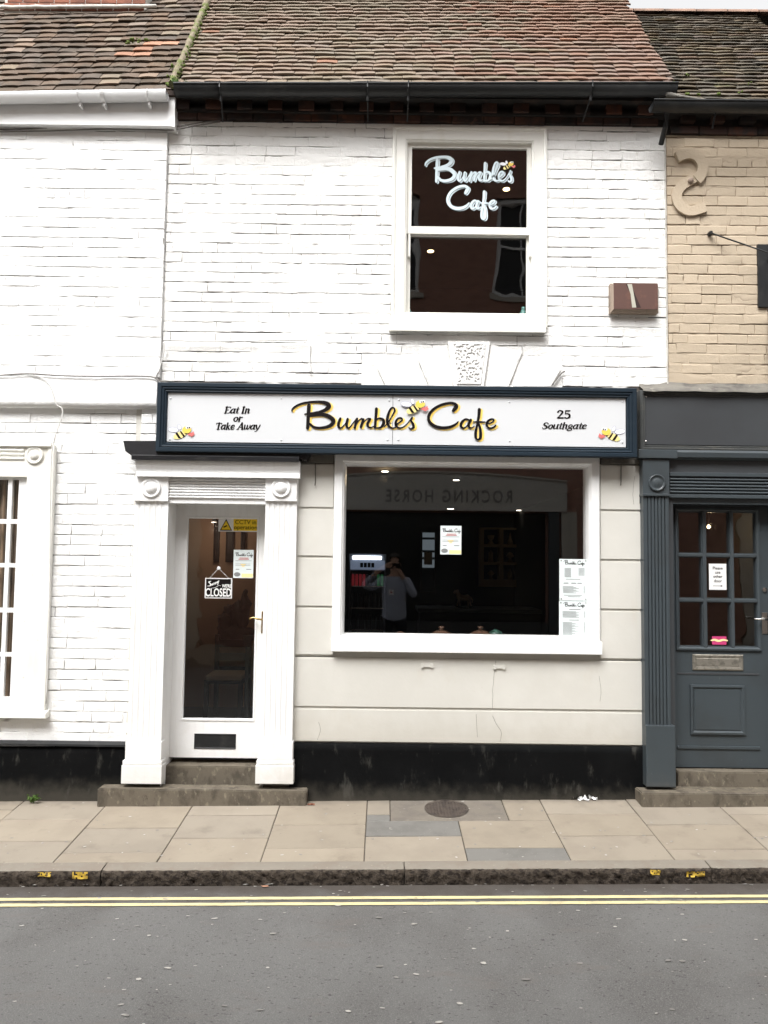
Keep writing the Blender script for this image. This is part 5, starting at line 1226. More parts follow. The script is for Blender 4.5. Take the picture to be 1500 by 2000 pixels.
pen(bm, [[(.22, .16, .03), (.14, .2, .05), (.2, .28, .05), (.2, .38, .05), (.1, .4, .03)], [(.27, .28, .04), (.24, .35, .04), (.29, .34, .04), (.28, .28, .04)], [(.33, .24, .04), (.33, .33, .03), (.37, .23, .03)], [(.4, .21, .04), (.39, .31, .03), (.43, .2, .03)], [(.46, .17, .04), (.45, .25, .03), (.51, .13, .03)], [(.51, .13, .04), (.47, .34, .03)], [(.28, .5, .02), (.4, .46, .02), (.52, .36, .02), (.58, .38, .02)]], fn, y - .003, sub=4, wmul=.8)
obj('lettering', bm, M_paper, t)
hk = P(427, 1110, YD + .006)
obj('cord', tube(tube(B(), [(r[0] + W_ * .15, y, r[3] - .004), hk], .0018, 5), [hk, (r[0] + W_ * .88, y, r[3] - .004)], .0018, 5), M_cablew, t)
lathe_y(bm := B(), hk.x, hk.z, [(.014, YD + .012), (.013, YD + .006), (.006, YD + .002)], 14); obj('suction_hook', bm, M_wing, t)
# notice and pink sticker on the charcoal door
r = R(1385, 1101, 1419, 1152, RYD + .01); t = thing('door_notice', ((r[0] + r[1]) / 2, RYD, r[2]), 'white paper notice with arrow in the charcoal door glass', 'notice'); y = RYD + .012
obj('sheet', bx(B(), r[0], r[1], y, y + .0015, r[2], r[3]), M_paper, t); bm = B(); H_ = r[3] - r[2]; cx = (r[0] + r[1]) / 2
for s, v in (('Please', .22), ('use', .38), ('other', .54), ('door', .71)):
    text2d(bm, s, lambda a, b, v=v: (cx + a, r[3] - H_ * v + b), size=H_ * .155, off=.0004, y=y - .001)
pen(bm, [[(.22, .85, .015), (.7, .85, .015)]], mapper(r, y), y - .001); blob(bm, ((.66, .815), (.78, .85), (.66, .885)), mapper(r, y), y - .002)
obj('lettering', bm, M_ink, t)
r = R(1391, 1243, 1419, 1259, RYD + .01); t = thing('door_sticker', ((r[0] + r[1]) / 2, RYD, r[2]), 'small pink sticker at the foot of the charcoal door glass', 'sticker')
obj('sheet', bx(B(), r[0], r[1], y, y + .0015, r[2], r[3]), mat('magenta_print', (.52, .05, .17), .5), t)
bm = B(); pen(bm, [[(-.03, .5, .2), (.2, .42, .28), (.45, .56, .28), (.75, .42, .26), (1.03, .5, .2)]], mapper(r, y), y - .001, wmul=.9)
obj('pale_band', bm, M_goldl, t)

# ================================================================== THINGS ON AND BY THE WALLS
# stone steps
def step(name, x0, x1, y0, y1, z0, z1, label, seed):
    bm = bx(B(), x0, x1, y0, y1, z0, z1)
    bmesh.ops.subdivide_edges(bm, edges=[e for e in bm.edges if abs(e.verts[0].co.x - e.verts[1].co.x) > .1], cuts=24, use_grid_fill=True)
    bmesh.ops.bevel(bm, geom=[e for e in bm.edges if len(e.link_faces) == 2 and e.calc_face_angle(0) > 1], offset=.007, segments=2, affect='EDGES')
    for v in bm.verts: v.co += Vector((.003 * ns(v.co.y * 20, v.co.z * 20, seed), .005 * ns(v.co.x * 7, v.co.z * 12, seed), .004 * ns(v.co.x * 5, v.co.y * 12, seed + 3)))
    return tag(obj(name, bm, M_step), label, 'step')
s_x0, s_x1 = X(190, 1560, -.11), X(599, 1560, -.11)
step('stone_step', s_x0, s_x1, -.115, .02, -.2, Z(400, 1543, -.115), 'long worn stone step on the pavement below the white cafe door', 1)
step('stone_step', X(316, 1505, .1), X(506, 1505, .1), .085, .30, -.1, Z(410, 1497, .085), 'short upper stone step between the plinths under the white cafe door', 2)
step('stone_step', X(1254, 1570, -.17), 3.4, -.17, .02, -.2, Z(1400, 1551, -.17), 'long pale stone step on the pavement below the charcoal door', 3)
step('stone_step', X(1322, 1510, .03), 3.35, .005, .16, -.1, Z(1400, 1508, .01), 'short upper stone step right under the charcoal door', 4)
# alarm box
r = R(1195, 552, 1286, 609, -.07); t = thing('alarm_box', ((r[0] + r[1]) / 2, 0, r[2]), 'brown rectangular box with a pale stripe on the white wall beside the sash window', 'alarm box')
obj('case', frame(B(), (r[0] - .004, r[1] + .006, r[2], r[3]), [(.0, .0), (0, -.05), (.018, -.07), (.02, -.07)]), M_boxf, t)
obj('cover', bx(B(), r[0] + .014, r[1] - .006, -.072, -.04, r[2] + .02, r[3] - .004), M_box, t)
fn = mapper(r, 0)
obj('stripe_edge', blob(B(), ((.30, .06), (.40, .06), (.47, .3), (.62, .86), (.52, .86), (.41, .4)), fn, -.0728), mat('dark_brown_edge', (.035, .02, .018), .5), t)
obj('stripe', blob(B(), ((.33, .06), (.43, .06), (.52, .86), (.43, .86), (.40, .4)), fn, -.0738), M_stripe, t)
# S-shaped tie-rod plate
t = thing('wall_anchor', P(1348, 420, -.02), 'tan painted S-shaped iron anchor plate on the tan brick wall', 'wall anchor')
def ribbon(pts, wdt, y0, y1, bev=.003):
    c = crom(pts, 8); L, Rr = [], []
    for i, (u, v) in enumerate(c):
        a, b = c[max(i - 1, 0)], c[min(i + 1, len(c) - 1)]; dx, dy = b[0] - a[0], b[1] - a[1]; l = math.hypot(dx, dy)
        L.append((u - dy / l * wdt / 2, v + dx / l * wdt / 2)); Rr.append((u + dy / l * wdt / 2, v - dx / l * wdt / 2))
    bm = B(); lf = [bm.verts.new((P(*p, y0).x, y0, P(*p, y0).z)) for p in L]; rf = [bm.verts.new((P(*p, y0).x, y0, P(*p, y0).z)) for p in Rr]
    lb = [bm.verts.new((v.co.x, y1, v.co.z)) for v in lf]; rb_ = [bm.verts.new((v.co.x, y1, v.co.z)) for v in rf]
    for i in range(len(c) - 1):
        for q in ((lf[i], lf[i + 1], rf[i + 1], rf[i]), (lb[i], rb_[i], rb_[i + 1], lb[i + 1]), (lf[i], lb[i], lb[i + 1], lf[i + 1]), (rf[i], rf[i + 1], rb_[i + 1], rb_[i])): bm.faces.new(q)
    for i in (0, -1): bm.faces.new((lf[i], rf[i], rb_[i], lb[i]))
    bmesh.ops.recalc_face_normals(bm, faces=bm.faces[:]); return bm
obj('hook_plate', ribbon([(1323, 306), (1336, 300.5), (1350, 299), (1363, 305), (1371.5, 317), (1373, 330), (1368, 343), (1361, 350)], 20, -.032, .012), M_tan, t)
obj('hook_plate', ribbon([(1357, 346), (1344, 354), (1332, 362), (1324, 374), (1323, 388), (1330, 402), (1344, 410), (1358, 410), (1379, 403)], 19, -.026, .012), M_tan, t)
lathe_y(bm := B(), X(1349, 353, -.03), Z(1349, 353, -.03), [(.022, -.024), (.022, -.040), (.012, -.048), (.004, -.050)], 12); obj('nut', bm, M_boxf, t, smooth=True)
# hanging sign with scroll bracket and stay rod
t = thing('hanging_sign', P(1500, 700, -.05), 'black iron bracket with hanging board and stay rod on the tan wall', 'hanging sign')
r = R(1482, 476, 1520, 599, -.03)
obj('wall_plate', bx(B(), r[0], r[1], -.022, .01, r[2], r[3], .003), M_iron, t)
xc_ = X(1502, 560, -.03)
obj('arm', tube(B(), [(xc_ + .02, -.02, r[3] - .03), (xc_ + .02, -.95, r[3] - .03)], .012, 8), M_iron, t)
for k, (y0, rr_) in enumerate(((-.10, .075), (-.10, .05), (-.24, .06))):
    bm = B(); pts = []
    for i in range(26):
        a = i / 25 * 3.6 * math.pi; q = rr_ * (1 - i / 32)
        pts.append((xc_ + .0, y0 + q * math.cos(a), r[3] - .14 - .16 * (k == 1) + q * math.sin(a)))
    obj('scroll', tube(bm, pts, .007, 6), M_iron, t)
obj('hanging_board', bx(B(), X(1497, 640, -.1) + .03, X(1497, 640, -.1) + .06, -.85, -.06, Z(1497, 720, -.1) - .15, Z(1494, 598, -.1), .004), M_charf, t)
sa, sb_ = P(1388, 455, -.03), P(1510, 497, -.16)
obj('stay_rod', tube(B(), [sa, sa.lerp(sb_, .5), sb_ + (sb_ - sa) * 1.2], .0055, 6), M_iron, t)
lathe_y(bm := B(), sa.x, sa.z, [(.017, .004), (.017, -.03), (.012, -.045)], 6); obj('eye_bolt', bm, M_iron, t)
# cables along the walls
def cable(name, pts, Y, rr_, m, label):
    c = crom([(u, v) for u, v in pts], 5)
    return tag(obj(name, tube(B(), [P(u, v, Y + .002 * ns(u * .1, v * .1)) for u, v in c], rr_, 6), m, None, smooth=True), label, 'cable')
cable('wall_cable', [(-80, 739), (0, 733), (57, 730), (120, 734), (190, 735), (285, 735), (307, 741), (322, 748), (345, 748), (420, 749), (520, 750)], -.044, .0055, M_cable, 'grey cable running level across the white left wall to the sign')
cable('wall_cable', [(57, 731), (80, 737), (97, 752), (104, 772), (110, 790), (121, 798), (121, 815), (112, 840), (104, 865), (100, 900), (98, 1000), (96, 1200), (90, 1375)], -.044, .004, M_cablew, 'thin white cable looping down beside the paned window')
cable('wall_cable', [(303, 738), (311, 722), (317, 700), (321, 680), (323, 664), (340, 665), (420, 667), (520, 665), (600, 664)], -.036, .0045, M_cablew, 'thin white cable rising along the joint of the two white walls')
for i, (dv, lab) in enumerate(((0, 'upper dark cable sagging under the white eaves box at the left'), (5, 'lower dark cable sagging under the white eaves box at the left'))):
    cable('eaves_cable', [(-60, 253 + dv), (40, 252 + dv), (120, 248 + dv * 1.4), (200, 247 + dv), (290, 250 + dv * .6), (335, 249 + dv), (380, 241 + dv), (430, 236 + dv * .4)], -.045 - .006 * i, .005, M_cable, lab)
cable('lead_stub', [(1079, 751), (1088, 739), (1098, 728), (1103, 725)], -.022, .006, M_cable, 'short dark cable stub above the right end of the white sign')
cable('wall_strap', [(606, 672), (604, 700), (607, 728)], -.012, .007, M_wallC, 'white painted strap on the brick above the left part of the sign')
# weeds, litter
def weed(name, base, label, hgt, n, seed, m=M_leaf):
    rng = random.Random(seed); t = thing(name, base, label, 'weed')
    for _ in range(n):
        a = rng.uniform(0, 6.28); tip = Vector(base) + Vector((math.cos(a) * hgt * rng.uniform(.3, 1.2), -abs(math.sin(a)) * hgt * .5, hgt * rng.uniform(.35, 1)))
        mid = Vector(base).lerp(tip, .55) + Vector((0, 0, hgt * .12))
        obj('stem', tube(B(), [Vector(base), mid, tip], [.0018, .0014, .001], 5), m, t)
        bm = B()
        for k in range(7):
            c = Vector(base).lerp(tip, .35 + .11 * k) + Vector((rng.uniform(-1, 1), rng.uniform(-1, .4), rng.uniform(-.3, .8))) * hgt * .18
            d = Vector((rng.uniform(-1, 1), rng.uniform(-1, .2), rng.uniform(-.3, .8))).normalized() * hgt * .16; s = d.cross(Vector((rng.uniform(-.3, .3), 1, .5))).normalized() * hgt * .085
            ps = [c - d, c - d * .3 + s, c + d * .5 + s * .7, c + d, c + d * .5 - s * .7, c - d * .3 - s]
            bm.faces.new([bm.verts.new(p) for p in ps])
        obj('leaves', bm, m, t)
q = hit(60, 1566, zpave)
weed('weed', (X(62, 1560, -.03), -.04, zpave(X(62, 1560), -.04)), 'small green weed growing at the foot of the black plinth, far left', .075, 9, 3)
weed('weed', P(346, 168, -.235), 'small bright weed in the left end of the black gutter', .05, 7, 4)
weed('weed', P(369, 168, -.235), 'tiny bright weed in the black gutter, second from its left end', .035, 5, 5)
def litter(name, px, py, sx, sy, hgt, m, label, cat, seed):
    c = hit(px, py, zpave); bm = B(); V = {}; n = 10
    for i in range(n + 1):
        for j in range(n + 1):
            u, v = i / n - .5, j / n - .5
            x, y = c.x + sx * (u + .18 * ns(v * 3, seed)), min(c.y + sy * (v + .2 * ns(u * 4, seed + 2)), -.035)
            V[i, j] = bm.verts.new((x, y, zpave(x, y) + .003 + hgt * abs(ns(u * 4.5 + seed, v * 4.5, 1)) * 1.9 * (1 - abs(u) - abs(v) * .6)))
    for i in range(n):
        for j in range(n):
            if ns(i * .5 + seed, j * .5, 4) > -.32: bm.faces.new((V[i, j], V[i + 1, j], V[i + 1, j + 1], V[i, j + 1]))
    tag(obj(name, bm, m), label, cat)
litter('crumpled_paper', 1146, 1561, .14, .07, .05, M_paper, 'crumpled white paper on the paving against the black plinth', 'litter', 3)
litter('flattened_wrapper', 1118, 1556, .07, .03, .02, M_conc, 'small grey scrap beside the crumpled white paper', 'litter', 6)
litter('fallen_leaf', 608, 1572, .05, .03, .012, M_chim, 'small red brown leaf at the right end of the cafe step', 'leaf', 9)
bm = B(); c = hit(518, 1733, zroad)
bm.faces.new([bm.verts.new((c.x + .02 * math.cos(k) * (1 + .3 * (k % 2)), c.y + .012 * math.sin(k), zroad(c.x, c.y) + .006 + .002 * (k % 2))) for k in range(6)])
tag(obj('fallen_leaf', bm, M_tileO), 'small orange leaf in the road gutter by the kerb', 'leaf')

# ================================================================== INSIDE THE CAFE
FZ = Z(410, 1485, .2) - .005
def room(name, x0, x1, y0, y1, z0, z1, mw, mf, mc=None):
    bm = B(); v = [bm.verts.new((x, y, z)) for x in (x0, x1) for y in (y0, y1) for z in (z0, z1)]
    fs = [((2, 3, 7, 6), 0), ((0, 1, 3, 2), 0), ((4, 6, 7, 5), 0), ((0, 2, 6, 4), 1), ((1, 5, 7, 3), 2)]
    for q, mi in fs: f = bm.faces.new([v[i] for i in q]); f.material_index = mi
    return struct(obj(name, bm, [mw, mf, mc or mw]))
CEIL = 2.56
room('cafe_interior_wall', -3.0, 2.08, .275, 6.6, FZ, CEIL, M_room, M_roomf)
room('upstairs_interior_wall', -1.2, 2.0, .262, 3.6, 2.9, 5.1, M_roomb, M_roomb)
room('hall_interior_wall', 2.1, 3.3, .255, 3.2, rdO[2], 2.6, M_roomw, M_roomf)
pw_ = obj('interior_partition', bx(B(), -3.0, -1.12, 2.3, 2.4, FZ, CEIL - .01), M_roomp); struct(pw_)
def downlight(px, py, zc, m, r_, label, watts=0.0):
    d = ray(px, py); tt = (zc - .012 - CAM.z) / d.z; q = CAM + d * tt
    t = thing('ceiling_light', (q.x, q.y, zc), label, 'lamp')
    lathe_z(bm := B(), q.x, q.y, [(r_ * 1.25, zc - .004), (r_ * 1.25, zc - .010)], 16); obj('bezel', bm, M_steel, t)
    lathe_z(bm := B(), q.x, q.y, [(r_, zc - .011), (r_, zc - .014)], 16); obj('lens', bm, m, t)
    if watts:
        ld = bpy.data.lights.new('bulb', 'POINT'); ld.energy = watts; ld.color = (1.0, .74, .42); ld.shadow_soft_size = .04
        lo_ = bpy.data.objects.new('bulb', ld); link(lo_, t); lo_.location = (q.x, q.y, zc - .08)
for px, py, lab in ((752, 921, 'small ceiling light at the left of the shop window top'), (893, 911, 'small ceiling light nearest the shop window top edge'), (891, 938, 'small ceiling light under the one nearest the shop window top edge'), (880, 994, 'small ceiling light deep in the cafe, left of two'), (1015, 997, 'small ceiling light deep in the cafe, right of two')):
    downlight(px, py, CEIL, M_lamp, .03 if py < 960 else .05, lab, 0.5 if py == 921 else 0)
downlight(989, 370, 5.1, M_lampw, .03, 'warm round light upstairs, in the upper sash')
downlight(841, 491, 5.1, M_lampw, .034, 'warm round light upstairs, in the lower sash')
for px, py, Y, rr_, wt, lab in ((1384, 1029, 1.3, .016, .5, 'warm bare bulb behind the top middle pane of the charcoal door'), (1437, 1025, 1.7, .012, .35, 'warm bare bulb behind the top right pane of the charcoal door')):
    q = P(px, py, Y); t = thing('pendant_lamp', q, lab, 'lamp')
    lathe_z(bm := B(), q.x, q.y, [(rr_ * .3, q.z + rr_ * 1.2), (rr_ * .7, q.z + rr_ * .7), (rr_, q.z), (rr_ * .7, q.z - rr_ * .7), (rr_ * .2, q.z - rr_)], 12); obj('bulb_glass', bm, M_lampw, t, smooth=True)
    obj('flex', tube(B(), [(q.x, q.y, q.z + rr_ * 1.2), (q.x, q.y, 2.59)], .004, 5), M_ink, t)
    ld = bpy.data.lights.new('bulb', 'POINT'); ld.energy = wt; ld.color = (1.0, .74, .42); ld.shadow_soft_size = .03
    lo_ = bpy.data.objects.new('bulb', ld); link(lo_, t); lo_.location = (q.x, q.y - .06, q.z)
q = P(418, 1017, 1.9); t = thing('added_lamp', q, 'small white lamp at the top left of the cafe door glass, added to light the peach wall', 'lamp')
lathe_z(bm := B(), q.x, q.y, [(.03, q.z - .02), (.026, q.z - .005), (.012, q.z + .018)], 14); obj('shade', bm, M_paper, t, smooth=True)
obj('arm', tube(B(), [(q.x, q.y, q.z + .02), (q.x, 2.3, q.z + .06)], .008, 6), M_steel, t)
ld = bpy.data.lights.new('bulb', 'POINT'); ld.energy = 0.9; ld.color = (1.0, .84, .66); ld.shadow_soft_size = .05  # bulb added to brighten the peach wall behind the door
lo_ = bpy.data.objects.new('bulb', ld); link(lo_, t); lo_.location = (q.x, q.y - .05, q.z - .1)
# fridge of cans
r = R(681, 1082, 753, 1300, 6.2); r = (r[0], r[1], FZ, r[3])
t = thing('drinks_fridge', ((r[0] + r[1]) / 2, 6.3, FZ), 'tall drinks fridge with lit top and rows of cans inside the cafe', 'fridge')
obj('cabinet', holed_wall(B(), r[0], r[1], r[2], r[3], [(r[0] + .03, r[1] - .03, r[2] + .3, r[3] - .26)], 6.1, 6.58), M_fridge, t)
obj('light_tube', bx(B(), r[0] + .05, r[1] - .07, 6.07, 6.098, r[3] - .085, r[3] - .03, .012), M_fridgel, t)
obj('header', bx(B(), r[0] + .02, r[1] - .02, 6.085, 6.099, r[3] - .24, r[3] - .1), mat('fridge_header', (.30, .33, .42), emit=(.4, .5, .7), estr=.10), t)
obj('header_marks', lines_on(B(), (r[0], r[1], r[3] - .24, r[3] - .1), 6.08, [(.3 + .1 * k, .38 + .1 * k, .5, .5) for k in range(4)]), M_ink, t)
mr_, mg_ = mat('glowing_red_can', (.3, .02, .03), .4, emit=(.8, .08, .1), estr=.04), mat('glowing_green_can', (.02, .14, .05), .4, emit=(.1, .6, .2), estr=.025)  # faint emission on the cans stands in for light from the fridge
for sh_ in range(4):
    z = r[3] - .50 - sh_ * .33
    obj('shelf', bx(B(), r[0] + .03, r[1] - .03, 6.12, 6.5, z, z + .012), M_steel, t)
    if sh_ < 3:
        for k in range(9):
            x = r[0] + .06 + k * (r[1] - r[0] - .12) / 8
            lathe_z(bm := B(), x, 6.2, [(.018, z + .014), (.021, z + .02), (.021, z + .17), (.014, z + .19 + .04 * (sh_ > 0))], 10)
            obj('can', bm, (mr_ if k < 4 else mg_ if k > 6 else M_fridge) if sh_ == 0 else M_dwood, t, smooth=True)
# counter with things on it
def cpt(px, py, Y): return P(px, py, Y)
cz_ = Z(950, 1189, 4.4)
t = thing('counter', (1.2, 4.6, FZ), 'long dark serving counter with grey green top inside the cafe', 'counter')
obj('counter_top', bx(B(), X(815, 1190, 4.4), 2.05, 4.3, 5.0, cz_ - .05, cz_, .006), M_counter, t); obj('counter_front', bx(B(), X(820, 1190, 4.4), 2.05, 4.36, 4.95, FZ, cz_ - .051), M_dwood, t)
# cabinet on the back wall with figures
r = R(936, 1031, 1020, 1146, 6.45); t = thing('wall_cabinet', ((r[0] + r[1]) / 2, 6.5, r[2]), 'pine wall cabinet with four compartments on the dark back wall', 'cabinet')
w3, h3 = r[1] - r[0], r[3] - r[2]
cells = [(r[0] + w3 * (.1 + .45 * i), r[0] + w3 * (.45 + .45 * i), r[2] + h3 * (.12 + .3 * j), r[2] + h3 * (.37 + .3 * j)) for i in (0, 1) for j in (0, 1, 2)]
obj('carcass', holed_wall(B(), r[0], r[1], r[2], r[3], cells, 6.4, 6.55), M_lwood, t); obj('back_board', bx(B(), r[0], r[1], 6.551, 6.58, r[2], r[3]), M_dwood, t)
for i, cc in enumerate(cells):
    cx, z0 = (cc[0] + cc[1]) / 2, cc[2]; h_ = (cc[3] - cc[2]) * .8
    lathe_z(bm := B(), cx, 6.48, [(h_ * (.2 + .05 * (i % 3)), z0), (h_ * (.1 + .1 * (i % 2)), z0 + h_ * .3), (h_ * (.32, .18, .26, .2, .34, .12)[i], z0 + h_ * .5), (h_ * (.1, .2, .3, .1, .2, .08)[i], z0 + h_ * .75), (h_ * .05, z0 + h_ * (.8, 1, .78, .95, .85, 1)[i])], 10); obj('ornament', bm, M_lwood, t, smooth=True)
# toy horse
b0 = P(905, 1180, 4.6); s = .0075
t = thing('toy_horse', (b0.x, 4.6, cz_), 'small pale toy horse on the dark counter', 'toy')
def hp(u, v, dy=0): return Vector((b0.x + (u - 905) * .0067, 4.6 + dy, cz_ + (1181 - v) * .0067))
obj('body', tube(B(), [hp(893, 1160), hp(898, 1161), hp(906, 1162), hp(914, 1161), hp(919, 1162)], [.03, .045, .04, .042, .02], 10), M_cushion, t, smooth=True)
obj('neck_and_head', tube(B(), [hp(897, 1160), hp(894, 1153), hp(892, 1148), hp(889, 1150), hp(886, 1153)], [.04, .028, .024, .02, .014], 8), M_cushion, t, smooth=True)
for u, dx, dy in ((896, -4, -.03), (898, 1, .03), (914, 0, -.03), (917, 4, .03)):
    obj('leg', tube(B(), [hp(u, 1163, dy), hp(u + dx * .4, 1171, dy), hp(u + dx, 1178, dy)], [.018, .012, .009], 7), M_cushion, t, smooth=True)
obj('tail', tube(B(), [hp(919, 1160), hp(923, 1166), hp(922, 1172)], [.012, .012, .005], 6), M_cushion, t)
for dy in (-.035, .035): obj('rocker', tube(B(), [hp(886, 1176, dy), hp(895, 1180, dy), hp(906, 1181, dy), hp(917, 1180, dy), hp(927, 1175, dy)], .008, 6), M_dwood, t)
# daylit back window and towel shapes
r = R(825, 1040, 849, 1155, 6.5); t = thing('back_window', ((r[0] + r[1]) / 2, 6.55, r[2]), 'narrow daylit window with shelves at the back of the cafe', 'window')
for k, (a, b) in enumerate(((0, .08), (.12, .3), (.34, .42), (.46, .6))):
    obj('light_strip', bx(B(), r[0], r[1], 6.56, 6.58, r[3] - (r[3] - r[2]) * b, r[3] - (r[3] - r[2]) * a), M_dayback, t)
obj('frame', frame(B(), r, [(-.03, 6.59), (-.03, 6.54), (0, 6.54), (0, 6.59)]), M_dwood, t)
r = R(829, 1078, 845, 1103, 6.3); tag(obj('hanging_cloth', bx(B(), r[0], r[1], 6.4, 6.42, r[2], r[3], .006), M_cushion), 'beige cloth hanging before the back window', 'cloth')
# domed cake stands on the window ledge
lz_ = wg[2] - .02
obj_l = tag(obj('window_ledge', bx(B(), wg[0] - .05, wg[1] + .05, .15, .62, lz_ - .05, lz_ - .02), M_dwood), 'dark ledge just inside the shop window', 'ledge')
for px, lab in ((862, 'left brown domed jar just inside the shop window'), (938, 'right brown domed jar just inside the shop window')):
    t = thing('domed_jar', (X(px, 1240, .38), .38, lz_ - .02), lab, 'jar', 'domed jars on the window ledge'); cx = X(px, 1240, .38); z = Z(px, 1252, .38); rr_ = (X(px + 28, 1240, .38) - cx)
    lathe_z(bm := B(), cx, .38, [(rr_ * .98, lz_ - .019), (rr_, z), (rr_ * .92, z + .03), (rr_ * .7, z + .06), (rr_ * .4, z + .078), (rr_ * .2, z + .083)], 24); obj('dome', bm, M_brownj, t, smooth=True)
    lathe_z(bm := B(), cx, .38, [(rr_ * .16, z + .082), (rr_ * .12, z + .095), (rr_ * .22, z + .105), (rr_ * .18, z + .112), (rr_ * .05, z + .114)], 14); obj('knob', bm, M_brownj, t, smooth=True)
    obj('label_card', bx(B(), cx - .03, cx + .03, .38 - rr_ - .004, .38 - rr_ - .001, z - .02, z + .012), M_inkg, t)
lathe_z(bm := B(), X(782, 1240, .45), .45, [(.05, lz_ - .019), (.055, Z(782, 1248, .45)), (.04, Z(782, 1236, .45)), (.01, Z(782, 1233, .45))], 16)
tag(obj('brown_loaf', bm, M_brownj, None, smooth=True), 'rounded brown loaf shape at the lower left of the shop window', 'loaf')
lathe_z(bm := B(), X(968, 1240, .5), .5, [(.04, lz_ - .019), (.06, Z(968, 1246, .5)), (.05, Z(968, 1234, .5)), (.01, Z(968, 1229, .5))], 14)
tag(obj('green_jug', bm, mat('green_glaze', (.03, .08, .06), .4), None, smooth=True), 'dull green jug right of the domed jars', 'jug')
# behind the door: dark picture frames, chair with cushion, coat
for a, b, c, d, lab in ((417, 1015, 428, 1098, 'tall dark frame left of three on the peach wall behind the door'), (441, 1020, 456, 1098, 'tall dark frame middle of three on the peach wall behind the door'), (470, 1030, 478, 1080, 'tall dark frame right of three on the peach wall behind the door')):
    r = R(a, b, c, d, 2.26); t = thing('picture_frame', (r[0], 2.28, r[2]), lab, 'picture'); obj('frame', frame(B(), r, [(0, 2.299), (0, 2.26), (.012, 2.258), (.016, 2.27)], cap=True), M_dwood, t)
r = R(402, 1250, 480, 1345, 1.6)
t = thing('chair', ((r[0] + r[1]) / 2, 1.7, FZ), 'dark wooden chair with beige seat behind the cafe door', 'chair')
sz_ = Z(440, 1328, 1.55); x0, x1 = X(404, 1300, 1.6), X(478, 1300, 1.6); bt = Z(440, 1240, 1.9)
obj('seat', bx(B(), x0, x1, 1.5, 1.92, sz_ - .03, sz_), M_dwood, t); obj('cushion', bx(B(), x0 + .01, x1 - .01, 1.49, 1.88, sz_ + .001, sz_ + .045, .015), M_cushion, t)
for xx in (x0 + .02, x1 - .02):
    obj('leg', bx(B(), xx - .02, xx + .02, 1.5, 1.54, FZ, sz_ - .031), M_dwood, t); obj('back_post', bx(B(), xx - .02, xx + .02, 1.921, 1.96, FZ, bt), M_dwood, t)
for k in range(3): obj('back_rail', bx(B(), x0 + .041, x1 - .041, 1.925, 1.95, bt - .12 - k * .13, bt - .05 - k * .13), M_counter if k == 1 else M_dwood, t)
bm = B()
for u, v, a_, h_ in ((452, 1232, .15, .12), (440, 1218, .07, .16), (466, 1205, .09, .17), (478, 1190, .05, .2), (447, 1190, .05, .07), (470, 1240, .13, .1)):
    c = P(u, v, 2.08); bmesh.ops.create_icosphere(bm, subdivisions=3, radius=1, matrix=Matrix.Translation(c) @ Matrix.Diagonal((a_, .10, h_, 1)))
for v in bm.verts: v.co += Vector((ns(v.co.x * 14, v.co.z * 14), .5 * ns(v.co.x * 9, v.co.z * 9, 2), ns(v.co.z * 14, v.co.x * 14, 4))) * .05
tag(obj('dark_coat', bm, M_dwood, None, smooth=True), 'dark coat heaped on the chair behind the cafe door', 'coat')
obj_pot = R(470, 1240, 495, 1260, 1.3); lathe_z(bm := B(), X(484, 1250, 1.5), 1.5, [(.03, Z(484, 1262, 1.5)), (.045, Z(484, 1243, 1.5)), (.05, Z(484, 1241, 1.5))], 14)
lathe_z(bm, X(484, 1250, 1.5), 1.5, [(.02, FZ), (.02, Z(484, 1264, 1.5))], 8)
tag(obj('small_table_pot', bm, M_counter, None, smooth=True), 'pale pot on a thin stand at the right of the cafe door glass', 'pot')
# teal vases upstairs
for a, lab in ((797, 'teal vase in the lower left corner of the sash window'), (1022, 'teal vase in the lower right corner of the sash window')):
    z0 = lo_g[2] - .02; x = X(a, 600, .2); lathe_z(bm := B(), x, .2, [(.022, z0), (.034, z0 + .04), (.034, z0 + .07), (.018, z0 + .095), (.012, z0 + .11), (.016, z0 + .125)], 16)
    tag(obj('vase', bm, M_teal, None, smooth=True), lab, 'vase')

# ================================================================== THE OTHER SIDE OF THE STREET (seen in the glass)
OY = -9.2
M_obrick = mat('opposite_red_brick', (.34, .19, .145), .9, [((.24, .125, .095), (4, 4, 12), .45, .65, .8)], .3, 30)
M_ofas = mat('grey_pub_fascia', (.52, .50, .46), .6); M_ostone = mat('pale_stone', (.45, .42, .37), .8); M_odark = mat('dark_pub_glass', (.02, .021, .022), .15)
M_cream = mat('cream_stucco', (.5, .46, .38), .8, [((.4, .37, .31), 2, .45, .7, .7)])
z0 = zfar(0, OY)
oh = thing('brick_house', (1, OY, z0), 'tall red brick building across the street, mirrored in the windows', 'building')
wins = [(x, x + 1.15, z, z + 1.95) for x in (-3.2, -.5, 2.15, 4.8) for z in (4.1, 7.05)]
obj('wall', holed_wall(B(), -3.55, 7.0, -.4, 10.6, wins + [(-1.6, 2.95, z0, 2.82)], OY - .35, OY), M_obrick, oh)
